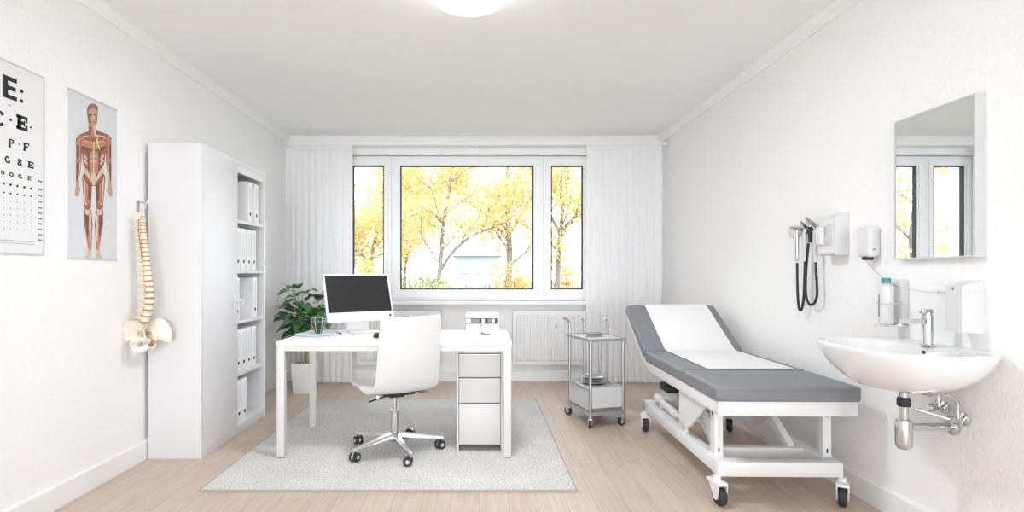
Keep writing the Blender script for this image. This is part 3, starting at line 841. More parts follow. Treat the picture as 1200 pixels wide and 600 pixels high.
# dark computer mouse
mp_ = at(443, 395.5, DK / 75.5)
ms2 = thing('computer_mouse', 'small dark computer mouse between keyboard and office chair', 'mouse', (mp_.x, mp_.y, DZ), R(25))
mb = MB().rings([[(rx * math.cos(a), ry * math.sin(a) * 1.0, z) for a in (2 * PI * j / 20 for j in range(20))] for rx, ry, z in ((.028, .05, 0), (.031, .054, .006), (.028, .05, .018), (.018, .036, .028), (.006, .012, .031))])
link('body', mb, BLACK, ms2, local=True); link('wheel', MB().cyl((-.004, .026, .026), (.004, .026, .026), .007, n=12), PLASTG, ms2, local=True)
# pen
pa, pb = at(393.5, 389.2, DK / 69.4), at(400, 392.2, DK / 72)
pen = thing('pen', 'thin grey pen lying on the desk beside the blue mat', 'pen', (pa.x, pa.y, DZ))
dv = (Vector((pb.x, pb.y, 0)) - Vector((pa.x, pa.y, 0))).normalized()
q = Vector((pa.x, pa.y, DZ + .005))
link('barrel', MB().tube([q, q + dv * .012, q + dv * .10], [.002, .005, .005], 10), PLASTG, pen); link('cap', MB().tube([q + dv * .10, q + dv * .138, q + dv * .142], [.0055, .0055, .003], 10), BLACK, pen)
# pale blue oval mat with the terrarium
mc = at(368.5, 393.2, DK / 72.4)
mb = MB().mat(PADE).lathe([(0, 0), (.118, 0), (.128, .003)], (0, 0, 0), 48); mb.mat(PADB).lathe([(.128, .003), (.131, .007), (.124, .009), (0, .009)], (0, 0, 0), 48)
mb.bm.transform(Matrix.Diagonal((1.0, .80, 1, 1)) )
tag(link('desk_mat', mb, [PADE, PADB], local=True, loc=(mc.x, mc.y, DZ)), 'pale blue oval mat under the glass terrarium on the desk', 'mat')
tcn = at(373.5, 391, mc.y)
ter = thing('terrarium', 'small faceted glass terrarium with green plants on the blue mat', 'terrarium', (tcn.x, mc.y - .005, DZ + .009))
prof = [(.020, 0), (.034, .035), (.050, .085), (.042, .112)]
fac = [[(r_ * math.cos(2 * PI * (j + .3) / 6), r_ * math.sin(2 * PI * (j + .3) / 6), z) for j in range(6)] for r_, z in prof]
link('glass_body', MB().rings(fac, True, False), GREENGLASS, ter, local=True, smooth=0)
ed = MB()
for j in range(6):
    ed.tube([fr_[j] for fr_ in fac], .0016, 6)
for fr_ in (fac[2], fac[3]):
    ed.tube(fr_ + [fr_[0]], .0015, 6)
link('metal_edges', ed, PLASTG, ter, local=True)
link('soil', MB().rings([[(x * .9, y * .9, z + .002) for x, y, z in r_] for r_ in fac[:1]] + [[(.036 * math.cos(2 * PI * (j + .3) / 6), .036 * math.sin(2 * PI * (j + .3) / 6), .056) for j in range(6)]]), GRIT, ter, local=True)
sp = MB()
def blade(mb, base, dirv, up, L, w, droop=.3, n=5, fold=.15):
    """pointed ovate leaf with a midrib fold"""
    d = Vector(dirv).normalized(); u = Vector(up).normalized(); s_ = d.cross(u).normalized(); u = s_.cross(d).normalized()
    rows_ = []
    for i in range(n + 1):
        t = i / n
        ww = w * math.sin(PI * min(1, (t * .94 + .03)) ** .85) * (1 - .15 * t)
        c = Vector(base) + d * (L * t) + u * (L * (.12 * math.sin(PI * t) - droop * t * t))
        rows_.append([c - s_ * ww + u * ww * fold, c, c + s_ * ww + u * ww * fold])
    vv = [mb.verts(r_) for r_ in rows_]
    for a, b in zip(vv, vv[1:]):
        for k in range(2): mb.face((a[k], a[k + 1], b[k + 1], b[k]))
rnd = random.Random(4)
for k in range(40):
    a = 2 * PI * k / 40 * 7; el = rnd.uniform(.2, 1.3)
    sp.mat(SUCC if k % 5 else SUCC2)
    blade(sp, (.012 * math.cos(a), .012 * math.sin(a), .052 + .012 * (k % 4)), (math.cos(a) * math.cos(el), math.sin(a) * math.cos(el), math.sin(el)), (-math.cos(a) * .4, -math.sin(a) * .4, 1), rnd.uniform(.034, .05), .0115, .15, 4)
link('plants', sp, [SUCC, SUCC2], ter, local=True, smooth=180)
# small white desktop device
bp_ = at(566, 397, DK / 77)
dev = thing('label_printer', 'small white boxy device with dark front band on the desk', 'printer', (bp_.x, bp_.y + .06, DZ), R(-3))
w2, dd = .104, .06
mb = MB().rings([[(x, y, z) for x, y in ((-w2 + i1, -dd + i2), (w2 - i1, -dd + i2), (w2 - i1, dd), (-w2 + i1, dd))] for i1, i2, z in ((.004, .004, 0), (0, 0, .005), (0, 0, .10), (.003, .004, .108))])
link('housing', mb, PLAST, dev, local=True)
mb = MB().rings([[(x, y, z) for x, y in ((-w2 - .004, -dd - .004 + o_), (w2 - .0, -dd - .004 + o_), (w2, dd), (-w2 - .004, dd))] for o_, z in ((.0, .108), (.0, .112), (.016, .150), (.03, .163))])
for v in mb.bm.verts:
    if v.co.z > .14: v.co.z -= .06 * (v.co.x + w2) * .3
link('lid', mb, PLAST, dev, local=True)
link('front_band', MB().box((-w2 - .006, -dd - .0065, .098), (w2 - .004, -dd + .01, .133), .002, 1), BLACK, dev, local=True)
pm_ = MB()
for x0, x1, m_ in ((-.108, -.075, PLASTG), (-.072, -.020, INKG), (-.004, .014, PLAST), (.034, .060, INKG), (.062, .078, PLASTG)):
    pm_.mat(m_).box((x0, -dd - .0075, .102), (x1, -dd - .006, .129))
link('band_pictures', pm_, [PLASTG, INKG, PLAST], dev, local=True)
pm_ = MB().mat(INK)
# a scribbled word mark under the band: a rounded initial and a slanted stroke of letters
pm_.tube(bez([(-.012, -dd - .0005, .028), (-.004, -dd - .0005, .042), (.0, -dd - .0005, .030), (.008, -dd - .0005, .036), (.014, -dd - .0005, .028), (.022, -dd - .0005, .033), (.03, -dd - .0005, .028), (.040, -dd - .0005, .031), (.05, -dd - .0005, .027)], 6), .0030, 6)
pm_.box((-.012, -dd - .0012, .083), (-.002, -dd + .001, .089)); pm_.box((-.01, -dd - .0012, .068), (-.004, -dd + .001, .072)); pm_.box((.03, -dd - .0012, .082), (.04, -dd + .001, .086))
link('logo', pm_, INKG, dev, local=True)

# ------------------------------------------------------------------ office chair
ch = thing('office_chair', 'white leather swivel chair on a chrome star base', 'chair', (-.545, 3.395, RUGZ), R(28))
prof = [(.255, .388), (.250, .414), (.215, .428), (.12, .424), (.0, .414), (-.09, .410), (-.155, .420), (-.222, .446), (-.262, .500), (-.288, .58), (-.306, .68), (-.320, .78), (-.330, .862), (-.333, .884)]
wid = [.200, .212, .218, .224, .222, .216, .208, .200, .195, .192, .189, .186, .182, .174]
def shell_pt(k, v):
    y, z = prof[k]; x = v * wid[k]
    up = 1 if k > 7 else 0
    bend = (abs(v) ** 2.4) * .030
    t_ = min(1, max(0, (k - 4) / 5))
    y2, z2 = y + bend * t_ * 1.25, z + bend * (1 - t_) * (.5 if k > 1 else .1)
    return Vector((x, y2, z2))
mb = MB(); nvv = 16
pts = bez([Vector((0, *p)) for p in prof], 4)
K = len(prof)
fine = []
for i in range((K - 1) * 4 + 1):
    k, f = divmod(i, 4); f /= 4
    k2 = min(k + 1, K - 1)
    row = []
    for j in range(nvv + 1):
        v = -1 + 2 * j / nvv
        a, b = shell_pt(k, v), shell_pt(k2, v)
        p = a.lerp(b, f); cpt = pts[i]; lin_c = shell_pt(k, 0).lerp(shell_pt(k2, 0), f)
        row.append(p + (cpt - lin_c))
    fine.append(row)
nI = len(fine)
def nrm(i, j):
    a = fine[min(i + 1, nI - 1)][j] - fine[max(i - 1, 0)][j]; b = fine[i][min(j + 1, nvv)] - fine[i][max(j - 1, 0)]
    return a.cross(b).normalized()
th = .020
A = [[mb.bm.verts.new(fine[i][j]) for j in range(nvv + 1)] for i in range(nI)]
mid = [[fine[i][j] - nrm(i, j) * th for j in range(nvv + 1)] for i in range(nI)]
# quilted padding: slight cross seams on the inner face
B_ = [[mb.bm.verts.new(mid[i][j]) for j in range(nvv + 1)] for i in range(nI)]
for i in range(nI - 1):
    for j in range(nvv):
        mb.face((A[i][j], A[i][j + 1], A[i + 1][j + 1], A[i + 1][j])); mb.face((B_[i][j], B_[i + 1][j], B_[i + 1][j + 1], B_[i][j + 1]))
for i in range(nI - 1):
    mb.face((A[i][0], A[i + 1][0], B_[i + 1][0], B_[i][0])); mb.face((A[i][nvv], B_[i][nvv], B_[i + 1][nvv], A[i + 1][nvv]))
for j in range(nvv):
    mb.face((A[0][j], B_[0][j], B_[0][j + 1], A[0][j + 1])); mb.face((A[-1][j], A[-1][j + 1], B_[-1][j + 1], B_[-1][j]))
sh = link('seat_shell', mb, LEATH, ch, local=True, smooth=60)
bv = sh.modifiers.new('round_edges', 'BEVEL'); bv.width = .007; bv.segments = 3; bv.limit_method = 'ANGLE'; bv.angle_limit = R(50)
rim = MB()
for sgn in (0, nvv):
    rim.tube([(fine[i][sgn] + mid[i][sgn]) / 2 for i in range(0, nI)], .0045, 8)
link('edge_piping', rim, LEATH, ch, local=True)
mb = MB().box((-.10, -.11, .372), (.10, .11, .388), .006, 2); mb.box((-.05, -.06, .350), (.05, .07, .376), .008, 2)
link('tilt_mechanism', mb, BLACK, ch, local=True)
mb = MB().tube(bez([(.16, -.16, .392), (.13, -.06, .378), (.13, .08, .378), (.16, .18, .392)], 6), .007, 8)
mb.tube(bez([(-.16, -.16, .392), (-.13, -.06, .378), (-.13, .08, .378), (-.16, .18, .392)], 6), .007, 8)
mb.cyl((-.13, .0, .378), (.13, 0, .378), .007, n=8)
link('seat_support', mb, CHROME, ch, local=True)
mb = MB().tube([(-.05, -.02, .362), (-.13, -.07, .360), (-.20, -.115, .358)], [.004, .004, .006], 8)
link('tilt_lever', mb, BLACK, ch, local=True)
link('gas_lift', MB().cyl((0, 0, .24), (0, 0, .354), .014, n=20), CHROME, ch, local=True)
link('column', MB().lathe([(0, .06), (.022, .06), (.0245, .075), (.0245, .25), (.026, .252), (.026, .262), (.016, .264), (0, .264)], (0, 0, 0), 24), CHROME, ch, local=True)
mb = MB().lathe([(0, .062), (.030, .062), (.034, .075), (.034, .115), (.028, .122), (0, .122)], (0, 0, 0), 24)
angs = [R(9 + 72 * k - 28) for k in range(5)]
for a in angs:
    d = Vector((math.cos(a), math.sin(a), 0)); s_ = Vector((-d.y, d.x, 0)); rings_ = []
    for f, hw, zt_, zb2 in ((.024, .021, .118, .078), (.10, .018, .108, .078), (.20, .0145, .092, .070), (.285, .011, .080, .064), (.312, .010, .077, .063)):
        rings_.append([d * f + s_ * hw * cx + Vector((0, 0, zb2 + (zt_ - zb2) * cz)) for cx, cz in ((-1, 0), (1, 0), (1, .55), (.6, 1), (-.6, 1), (-1, .55))])
    mb.rings(rings_)
link('star_base', mb, CHROME, ch, local=True, smooth=40)
for k, a in enumerate(angs):
    d = Vector((math.cos(a), math.sin(a), 0)); c = d * .302; ta = a + R((35, 80, -30, 20, 60)[k])
    fw = Vector((math.cos(ta), math.sin(ta), 0)); sd = Vector((-fw.y, fw.x, 0))
    cc = c - fw * .014 + Vector((0, 0, .0275))
    mb = MB().cyl(c + Vector((0, 0, .04)), c + Vector((0, 0, .072)), .006, n=10)
    # hood between the twin wheels
    mb.rings([[cc + sd * s2 + fw * (.030 * math.cos(b)) + Vector((0, 0, .030 * math.sin(b))) for b in [R(-10 + 20 * q_) for q_ in range(11)]] for s2 in (-.006, .006)])
    cst = link('caster', mb, CHROME, ch, local=True)
    for s2 in (-1, 1):
        w_ = MB().mat(RUBBER).cyl(cc + sd * s2 * .008, cc + sd * s2 * .024, .0272, n=22); w_.mat(PLASTG).cyl(cc + sd * s2 * .0235, cc + sd * s2 * .0255, .012, n=14)
        link('wheel', w_, [RUBBER, PLASTG], cst, local=True)

# ------------------------------------------------------------------ potted plant
pp = at(356, 458, 5.09)
pl = thing('potted_plant', 'leafy green plant in a square white planter beside the desk', 'plant', (pp.x, 5.13, 0), R(4))
def sq(h, r=.012, n=4):
    out = []
    for cx, cy, a0 in ((1, 1, 0), (-1, 1, 90), (-1, -1, 180), (1, -1, 270)):
        for k in range(n + 1):
            a = R(a0 + 90 * k / n); out.append((cx * (h - r) + r * math.cos(a), cy * (h - r) + r * math.sin(a)))
    return out
mb = MB().rings([[(x, y, z) for x, y in sq(h)] for h, z in ((.092, 0), (.094, .004), (.110, .288), (.110, .292), (.103, .292), (.101, .262))], True, True)
link('planter', mb, POT, pl, local=True, smooth=30)
so = MB().rings([[(x, y, z) for x, y in sq(h)] for h, z in ((.1005, .255), (.1005, .270), (.05, .276), (.015, .279))])
link('soil', so, SOIL, pl, local=True)
rnd = random.Random(21)
stems, leaves = MB(), MB()
tips = []
for k in range(9):
    a = 2 * PI * k / 9 + rnd.uniform(-.2, .2); r0 = rnd.uniform(.01, .045)
    hgt = rnd.uniform(.70, .98); sp_ = rnd.uniform(.04, .15)
    pts_ = bez([(r0 * math.cos(a), r0 * math.sin(a), .27), (r0 * 1.3 * math.cos(a), r0 * 1.3 * math.sin(a), .45), ((r0 + sp_ * .5) * math.cos(a), (r0 + sp_ * .5) * math.sin(a), .62), ((r0 + sp_) * math.cos(a), (r0 + sp_) * math.sin(a), hgt)], 6)
    stems.tube(pts_, [.0055 - .003 * i / len(pts_) for i in range(len(pts_))], 7); tips.append((pts_, a))
for pts_, a in tips:
    n = len(pts_)
    for f in (.60, .70, .78, .86, .93, 1.0):
        p = pts_[min(int(f * (n - 1)), n - 1)]
        for r2 in range(2):
            b = a + rnd.uniform(-1.9, 1.9)
            if rnd.random() < .6: b = -PI / 2 + rnd.uniform(-1.7, 1.7)
            el = rnd.uniform(-.25, .75)
            dirv = Vector((math.cos(b) * math.cos(el), math.sin(b) * math.cos(el), math.sin(el)))
            q = p + dirv * rnd.uniform(.04, .09)
            stems.tube([p, p.lerp(q, .5) + Vector((0, 0, .008)), q], .0022, 5)
            leaves.mat(LEAF)
            L_ = rnd.uniform(.11, .155)
            blade(leaves, q, dirv, (math.cos(b) * -.2, math.sin(b) * -.2 - .25, 1), L_, L_ * rnd.uniform(.34, .44), rnd.uniform(.25, .75), 7, .12)
leaves.mat(LEAF2)
for k in range(5):
    p = tips[k][0][-3]; b = rnd.uniform(-2.5, -.5)
    blade(leaves, p + Vector((.05 * math.cos(b), .09 * math.sin(b), .02)), (math.cos(b), math.sin(b), .3), (0, -.3, 1), .07, .02, .4, 6)
for v in list(leaves.bm.verts) + list(stems.bm.verts):
    if v.co.x < -.25: v.co.x = -.25 + (v.co.x + .25) * .3
    if v.co.y > .26: v.co.y = .26 + (v.co.y - .26) * .1
    v.co.z = min(v.co.z, 1.06) if v.co.z < 1.06 else 1.06 + (v.co.z - 1.06) * .3
link('stems', stems, STEM, pl, local=True)
link('foliage', leaves, [LEAF, LEAF2], pl, local=True, smooth=180)

# ------------------------------------------------------------------ steel trolley
tr = thing('instrument_trolley', 'small steel two-shelf trolley on castors right of the desk', 'trolley', (.908, 4.15, 0), R(15))
hx, hy = .135, .182
posts = {'N': (-hx, -hy), 'R': (hx, -hy), 'L': (-hx, hy), 'B': (hx, hy)}
TZ = .652
for nm, (x, y) in posts.items():
    if nm == 'L':
        mb = MB().tube(bez([(x, y, .085), (x, y, .4), (x, y, .72), (x - .006, y, .755), (x - .03, y + .0, .780), (x - .055, y, .782)], 6), .0105, 12)
    else: mb = MB().cyl((x, y, .085), (x, y, TZ - .02), .0115, n=14)
    link('post', mb, STEEL, tr, local=True)
for x, y, zb_ in ((-.0, hy + .012, .09), (hx + .012, .075, .09)):
    mb = MB().tube(bez([(x, y, zb_), (x, y, .4), (x, y, .73), (x - .008, y, .765), (x - .026, y, .785)], 6), .009, 12)
    link('handle_rod', mb, STEEL, tr, local=True)
def tray(z, h, mat, nm, ex=.022):
    mb = MB().box((-hx - ex, -hy - ex, z), (hx + ex, hy + ex, z + .006), .002, 1)
    r_ = frame_ring(MB(), -hx - ex, hx + ex, -hy - ex, hy + ex, (.006,) * 4, 0, h)
    for v in r_.bm.verts: v.co = Vector((v.co.x, v.co.z, z + v.co.y))
    mb.merge(r_.bm)
    return link(nm, mb, mat, tr, local=True)
tray(TZ - .014, .022, ALU, 'top_tray')
link('top_mat', MB().box((-hx - .012, -hy - .012, TZ - .0075), (hx + .012, hy + .012, TZ + .002), .002, 1), PLAST, tr, local=True)
tray(.085, .03, ALU, 'lower_tray', .016)
bx = MB()
for lo, hi in (((-hx - .004, -hy - .004, .118), (hx + .004, -hy + .002, .292)), ((-hx - .004, hy - .002, .118), (hx + .004, hy + .004, .292)), ((-hx - .004, -hy, .118), (-hx + .002, hy, .292)), ((hx - .002, -hy, .118), (hx + .004, hy, .292)), ((-hx, -hy, .112), (hx, hy, .118)), ((-hx, -hy, .27), (hx, hy, .276))):
    bx.box(lo, hi, .001, 1)
link('bin', bx, PLASTG, tr, local=True)
link('bin_rail', MB().tube([(-hx - .012, -hy - .012, .285), (-hx - .012, hy + .01, .285)], .007, 8), STEEL, tr, local=True)
link('bin_strip', MB().box((-hx, -hy - .008, .118), (hx, -hy - .003, .14), .001, 1), STEEL, tr, local=True)
def trolley_caster(x, y, ta):
    fw = Vector((math.cos(ta), math.sin(ta), 0)); sd = Vector((-fw.y, fw.x, 0)); c = Vector((x, y, 0)); cc = c - fw * .016 + Vector((0, 0, .033))
    mb = MB().cyl(c + Vector((0, 0, .066)), c + Vector((0, 0, .086)), .013, n=12)
    mtx = Matrix(((*fw, 0), (*sd, 0), (0, 0, 1, 0), (0, 0, 0, 1))).transposed(); mtx = Matrix.Translation(c) @ mtx
    mb.box((-.034, -.017, .058), (.016, .017, .068), .003, 1, mtx)
    for s2 in (-1, 1): mb.box((-.030, s2 * .0145 - .0018, .026), (-.002, s2 * .0145 + .0018, .062), .001, 1, mtx)
    cst = link('caster', mb, ALU, tr, local=True)
    w_ = MB().mat(RUBBER).cyl(cc - sd * .0115, cc + sd * .0115, .033, n=24); w_.mat(PLASTG).cyl(cc - sd * .0125, cc + sd * .0125, .018, n=16)
    link('wheel', w_, [RUBBER, PLASTG], cst, local=True)
for (x, y), ta in zip(posts.values(), (R(60), R(20), R(-70), R(30))): trolley_caster(x, y, ta)
TM = ROOTM[tr.name]
def onT(x, y, z): return TM @ Vector((x, y, z))
def kidney(name, label, cat, loc, rz, sx, sy, h, m, grp=None):
    r_ = thing(name, label, cat, loc, rz, grp)
    def ring(s, z): return [((sx * s) * math.cos(a), (sy * s) * math.sin(a) + .25 * sy * math.cos(2 * a), z) for a in (2 * PI * j / 32 for j in range(32))]
    link('dish_body', MB().rings([ring(.80, 0), ring(.97, h), ring(1.0, h), ring(.95, h - .001), ring(.77, .002)]), m, r_, local=True, smooth=40)
    link('rim', MB().tube([Vector(p) for p in ring(1.0, h)] + [Vector(ring(1.0, h)[0])], .002, 6), m, r_, local=True)
    return r_
kidney('kidney_dish', 'steel kidney dish on the top tray of the trolley', 'dish', onT(.03, .07, TZ + .0035), R(30), .085, .042, .018, STEEL)
sc = onT(-.03, -.06, TZ + .002)
tws = thing('tweezers', 'long steel tweezers lying on the top tray of the trolley', 'tweezers', sc, R(20))
for s in (-1, 1): link('arm', MB().tube([(-.07, 0, .006), (-.03, s * .006, .006), (.03, s * .008, .005), (.07, s * .0015, .004)], [.003, .0034, .003, .0015], 6), STEEL, tws, local=True)
link('joint', MB().box((-.085, -.004, .002), (-.066, .004, .010), .002, 1), STEEL, tws, local=True)
bo = [onT(.01, .05, .2765), onT(.01, .05, .2965), onT(.015, .045, .3165)]
for k, (p, lb) in enumerate(zip(bo, ('bottom of three stacked steel bowls inside the trolley', 'middle of three stacked steel bowls inside the trolley', 'top of three stacked steel bowls inside the trolley'))):
    q_ = MB().lathe([(0, 0), (.062, 0), (.075, .010), (.098, .014), (.100, .016), (.098, .018), (.073, .014), (.058, .004), (0, .004)], (0, 0, 0), 36)
    tag(link('steel_bowl', q_, STEEL, local=True, loc=p), lb, 'bowl', 'stacked steel bowls')
kidney('tray', 'white plastic kidney tray on top of the steel bowl stack', 'tray', bo[2] + Vector((0, 0, .0182)), R(10), .078, .040, .016, PLAST)

# ------------------------------------------------------------------ examination couch
bed = thing('examination_couch', 'grey padded examination couch on a white wheeled frame', 'examination bed', (1.517, 3.2, 0), R(-1.2))
TZ0, TZ1 = .455, .520
mb = MB()
bx0, bx1, by0, by1 = -.315, .305, -.565, .73
for lo, hi in (((bx0, by0, .132), (bx1, by0 + .075, .206)), ((bx0, by0 + .07, .135), (bx0 + .062, by1, .204)), ((bx1 - .062, by0 + .07, .135), (bx1, by1, .204)), ((bx0 + .06, -.335, .148), (bx1 - .06, -.275, .204)), ((bx0, by1 - .06, .134), (bx1, by1 + .01, .207))):
    mb.box(lo, hi, .006, 2)
link('base_frame', mb, WMETAL, bed, local=True)
for x in (-.272, .280):
    mb = MB().box((x - .022, -.475, .203), (x + .022, -.415, TZ0 + .002), .004, 2)
    mb.box((x - .027, -.480, .203), (x + .027, -.410, .210), .002, 1)
    pst = link('support_post', mb, WMETAL, bed, local=True)
    sl = MB()
    for z in (.225, .41): sl.box((x - .004, -.4765, z), (x + .004, -.4745, z + .022), .0005, 1)
    sl.box((x - .0235 if x < 0 else x + .0215, -.452, .41), (x - .0215 if x < 0 else x + .0235, -.442, .435), .0005, 1)
    link('slot', sl, BLACK, pst, local=True)
mb = MB()
for lo, hi in (((-.345, -.640, TZ0), (.325, -.595, TZ1)), ((-.345, -.60, TZ0 + .005), (-.305, .56, TZ1)), ((.285, -.60, TZ0 + .005), (.325, .56, TZ1)), ((-.31, -.20, TZ0 + .01), (.29, -.16, TZ1)), ((-.31, .51, TZ0 + .01), (.29, .55, TZ1))):
    mb.box(lo, hi, .005, 2)
mb.box((-.345, -.638, TZ0 + .002), (-.318, -.6415, TZ1 - .002), .001, 1)
link('top_frame', mb, WMETAL, bed, local=True)
# cushions
def cushion(nm, lo, hi, mtx=None, crown=.008):
    t = bmesh.new(); bmesh.ops.create_cube(t, size=1)
    lo, hi = Vector(lo), Vector(hi)
    for v in t.verts: v.co = Vector((lo[i] + (v.co[i] + .5) * (hi[i] - lo[i]) for i in range(3)))
    bmesh.ops.bevel(t, geom=t.edges[:], offset=.022, segments=5, affect='EDGES', profile=.6)
    o_ = MB(); o_.merge(t, mtx)
    c = link(nm, o_, GREYV, bed, local=True, smooth=40)
    ring = []
    for cx, cy, a0 in ((hi.x - .022, hi.y - .022, 0), (lo.x + .022, hi.y - .022, 90), (lo.x + .022, lo.y + .022, 180), (hi.x - .022, lo.y + .022, 270)):
        for k in range(5):
            a = R(a0 + 22.5 * k); ring.append(Vector((cx + .0218 * math.cos(a), cy + .0218 * math.sin(a), hi.z - .019)))
    ring = [mtx @ p if mtx else p for p in ring]
    link('piping', MB().tube(ring + [ring[0]], .0025, 6, False), PIPING, c, local=True)
    link('base_board', MB().box((lo.x + .012, lo.y + .012, lo.z - .006), (hi.x - .012, hi.y - .012, lo.z + .004), .001, 1, mtx), WMETAL, c, local=True)
    return c
CT = .602
cushion('foot_cushion', (-.358, -.652, TZ1 + .005), (.338, -.213, CT))
cushion('seat_cushion', (-.358, -.207, TZ1 + .005), (.338, .545, CT))
BA = R(30)
bm_ = Matrix.Translation((0, .545, CT - .012)) @ Matrix.Rotation(BA, 4, 'X') @ Matrix.Translation((0, 0, -(CT - .012)))
cushion('back_cushion', (-.358, .008, TZ1 + .010), (.338, .59, CT), bm_)
mb = MB()
for x in (-.345, .295): mb.box((x, -.03, TZ0 + .018), (x + .03, .565, TZ1 + .004), .004, 1, bm_)
mb.box((-.32, .50, TZ0 + .03), (.30, .54, TZ1 + .002), .003, 1, bm_); mb.box((-.32, .1, TZ0 + .03), (.30, .14, TZ1 + .002), .003, 1, bm_)
link('backrest_frame', mb, WMETAL, bed, local=True)
# side plate, lift arms, actuator
mb = MB().prism([(-.03, .462), (-.41, .462), (-.40, .440), (-.19, .272), (-.03, .250)], (-.318, 0, 0), (0, 1, 0), (0, 0, 1), .014)
mb.box((-.303, -.09, .206), (-.285, -.03, .456), .003, 1)
link('side_plate', mb, WMETAL, bed, local=True)
for s, (xa) in ((1, -.20), (1, .20)):
    link('lift_arm', MB().box((-.020, -.028, 0), (.020, .028, .56), .006, 2, Matrix.Translation((xa, -.30, .175)) @ Matrix.Rotation(R(-58), 4, 'X')), WMETAL, bed, local=True)
    link('lift_arm', MB().box((-.018, -.026, 0), (.018, .026, .56), .006, 2, Matrix.Translation((xa + .05, .22, .19)) @ Matrix.Rotation(R(58), 4, 'X')), WMETAL, bed, local=True)
link('arm_axle', MB().cyl((-.24, -.06, .315), (.27, -.06, .315), .014, n=14), STEEL, bed, local=True)
link('arm_axle', MB().cyl((-.27, -.30, .19), (.27, -.30, .19), .013, n=14), STEEL, bed, local=True)
mb = MB().cyl((-.16, .62, .225), (-.14, .10, .245), .032, n=18); mb.cyl((-.14, .10, .245), (-.13, -.10, .31), .016, n=14)
link('actuator', mb, WMETAL, bed, local=True)
mb = MB().cyl((-.235, .66, .25), (-.235, .25, .225), .026, n=16); mb.cyl((-.235, .25, .225), (-.22, .02, .23), .013, n=12)
link('actuator', mb, WMETAL, bed, local=True)
link('motor_box', MB().mat(BLACK).box((-.27, .34, .345), (-.17, .50, .39), .006, 2).mat(PLASTG).box((-.265, .335, .30), (-.175, .505, .345), .006, 2), [BLACK, PLASTG], bed, local=True)
link('motor_bracket', MB().box((-.262, .50, .20), (-.18, .515, .46), .003, 1), WMETAL, bed, local=True)
def bed_caster(x, y, ta):
    fw = Vector((math.cos(ta), math.sin(ta), 0)); sd = Vector((-fw.y, fw.x, 0)); c = Vector((x, y, 0))
    mtx = Matrix.Translation(c) @ Matrix(((*fw, 0), (*sd, 0), (0, 0, 1, 0), (0, 0, 0, 1))).transposed()
    mb = MB().cyl(c + Vector((0, 0, .112)), c + Vector((0, 0, .136)), .020, n=16)
    mb.box((-.052, -.030, .098), (.034, .030, .116), .007, 2, mtx)
    for s2 in (-1, 1):
        a = [mtx @ Vector((px_, s2 * .024 - .003, pz_)) for px_, pz_ in ((-.052, .105), (.03, .105), (.0, .06), (-.012, .032), (-.032, .030), (-.046, .06))]
        b = [p + sd * .006 for p in a]
        mb.rings([a, b])
    cst = link('caster', mb, WMETAL, bed, local=True)
    cc = mtx @ Vector((-.022, 0, .048))
    w_ = MB().mat(RUBBER).lathe([(0, -.018), (.040, -.018), (.047, -.012), (.048, 0), (.047, .012), (.040, .018), (0, .018)], (0, 0, 0), 28)
    w_.mat(PLASTG).lathe([(0, -.0195), (.02, -.0195), (.02, .0195), (0, .0195)], (0, 0, 0), 18)
    w_.bm.transform(Matrix.Translation(cc) @ Matrix(((*fw, 0), (0, 0, 1, 0), (*sd, 0), (0, 0, 0, 1))).transposed())
    link('wheel', w_, [RUBBER, PLASTG], cst, local=True)
    pd = MB().box((.03, -.020, .100), (.066, .020, .112), .004, 2, mtx @ Matrix.Translation((0, 0, 0)))
    link('brake_pedal', pd, WMETAL, cst, local=True)
bed_caster(-.318, -.56, R(100)); bed_caster(.296, -.565, R(60)); bed_caster(-.325, .665, R(85)); bed_caster(.296, .665, R(60))
# paper cover: one strip down backrest and seat
BM = ROOTM[bed.name]
strip = []
e = .0025
for f in np.linspace(.587, .012, 16): strip.append(bm_ @ Vector((0, f, CT + e)))
for y in np.linspace(.53, -.19, 18): strip.append(Vector((0, y, CT + e)))
mb = MB()
x0s, x1s = -.215, .275
grid = []
for k, p in enumerate(strip):
    wv = .0012 * math.sin(k * 1.7)
    grid.append([BM @ Vector((x0s + (x1s - x0s) * i / 8, p.y, p.z + abs(.0012 * math.sin(k * 1.3 + i)) )) for i in range(9)])
a = [mb.verts(r_) for r_ in grid]; b = [mb.verts([q + Vector((0, 0, .0018)) for q in r_]) for r_ in grid]
for i in range(len(grid) - 1):
    for j in range(8):
        mb.face((a[i][j], a[i + 1][j], a[i + 1][j + 1], a[i][j + 1])); mb.face((b[i][j], b[i][j + 1], b[i + 1][j + 1], b[i + 1][j]))
    mb.face((a[i][0], b[i][0], b[i + 1][0], a[i + 1][0])); mb.face((a[i][8], a[i + 1][8], b[i + 1][8], b[i][8]))
for i in (0, len(grid) - 1):
    for j in range(8): mb.face((a[i][j], a[i][j + 1], b[i][j + 1], b[i][j]))
tag(link('couch_cover', mb, PAPER, loc=(1.54, 3.4, CT), smooth=50), 'white paper cover along the middle of the grey couch', 'paper cover')

# ------------------------------------------------------------------ right wall: mirror
my0, my1, mz0, mz1, mx = 2.047, 2.447, 1.212, 1.848, 1.918
mir = thing('wall_mirror', 'rectangular wall mirror in a slim white frame above the washbasin', 'mirror', (XR, (my0 + my1) / 2, mz0))
fr = frame_ring(MB(), my0, my1, mz0, mz1, (.007,) * 4, 0, XR - mx)
for v in fr.bm.verts: v.co = Vector((mx + v.co.y, v.co.x, v.co.z))
link('frame', fr, PLASTG, mir, smooth=0)
link('mirror_glass', MB().box((mx + .002, my0 + .0065, mz0 + .0065), (mx + .008, my1 - .0065, mz1 - .0065)), MIRROR, mir, smooth=0)
link('back_board', MB().box((mx + .0085, my0 + .0065, mz0 + .0065), (XR, my1 - .0065, mz1 - .0065)), PLASTG, mir, smooth=0)

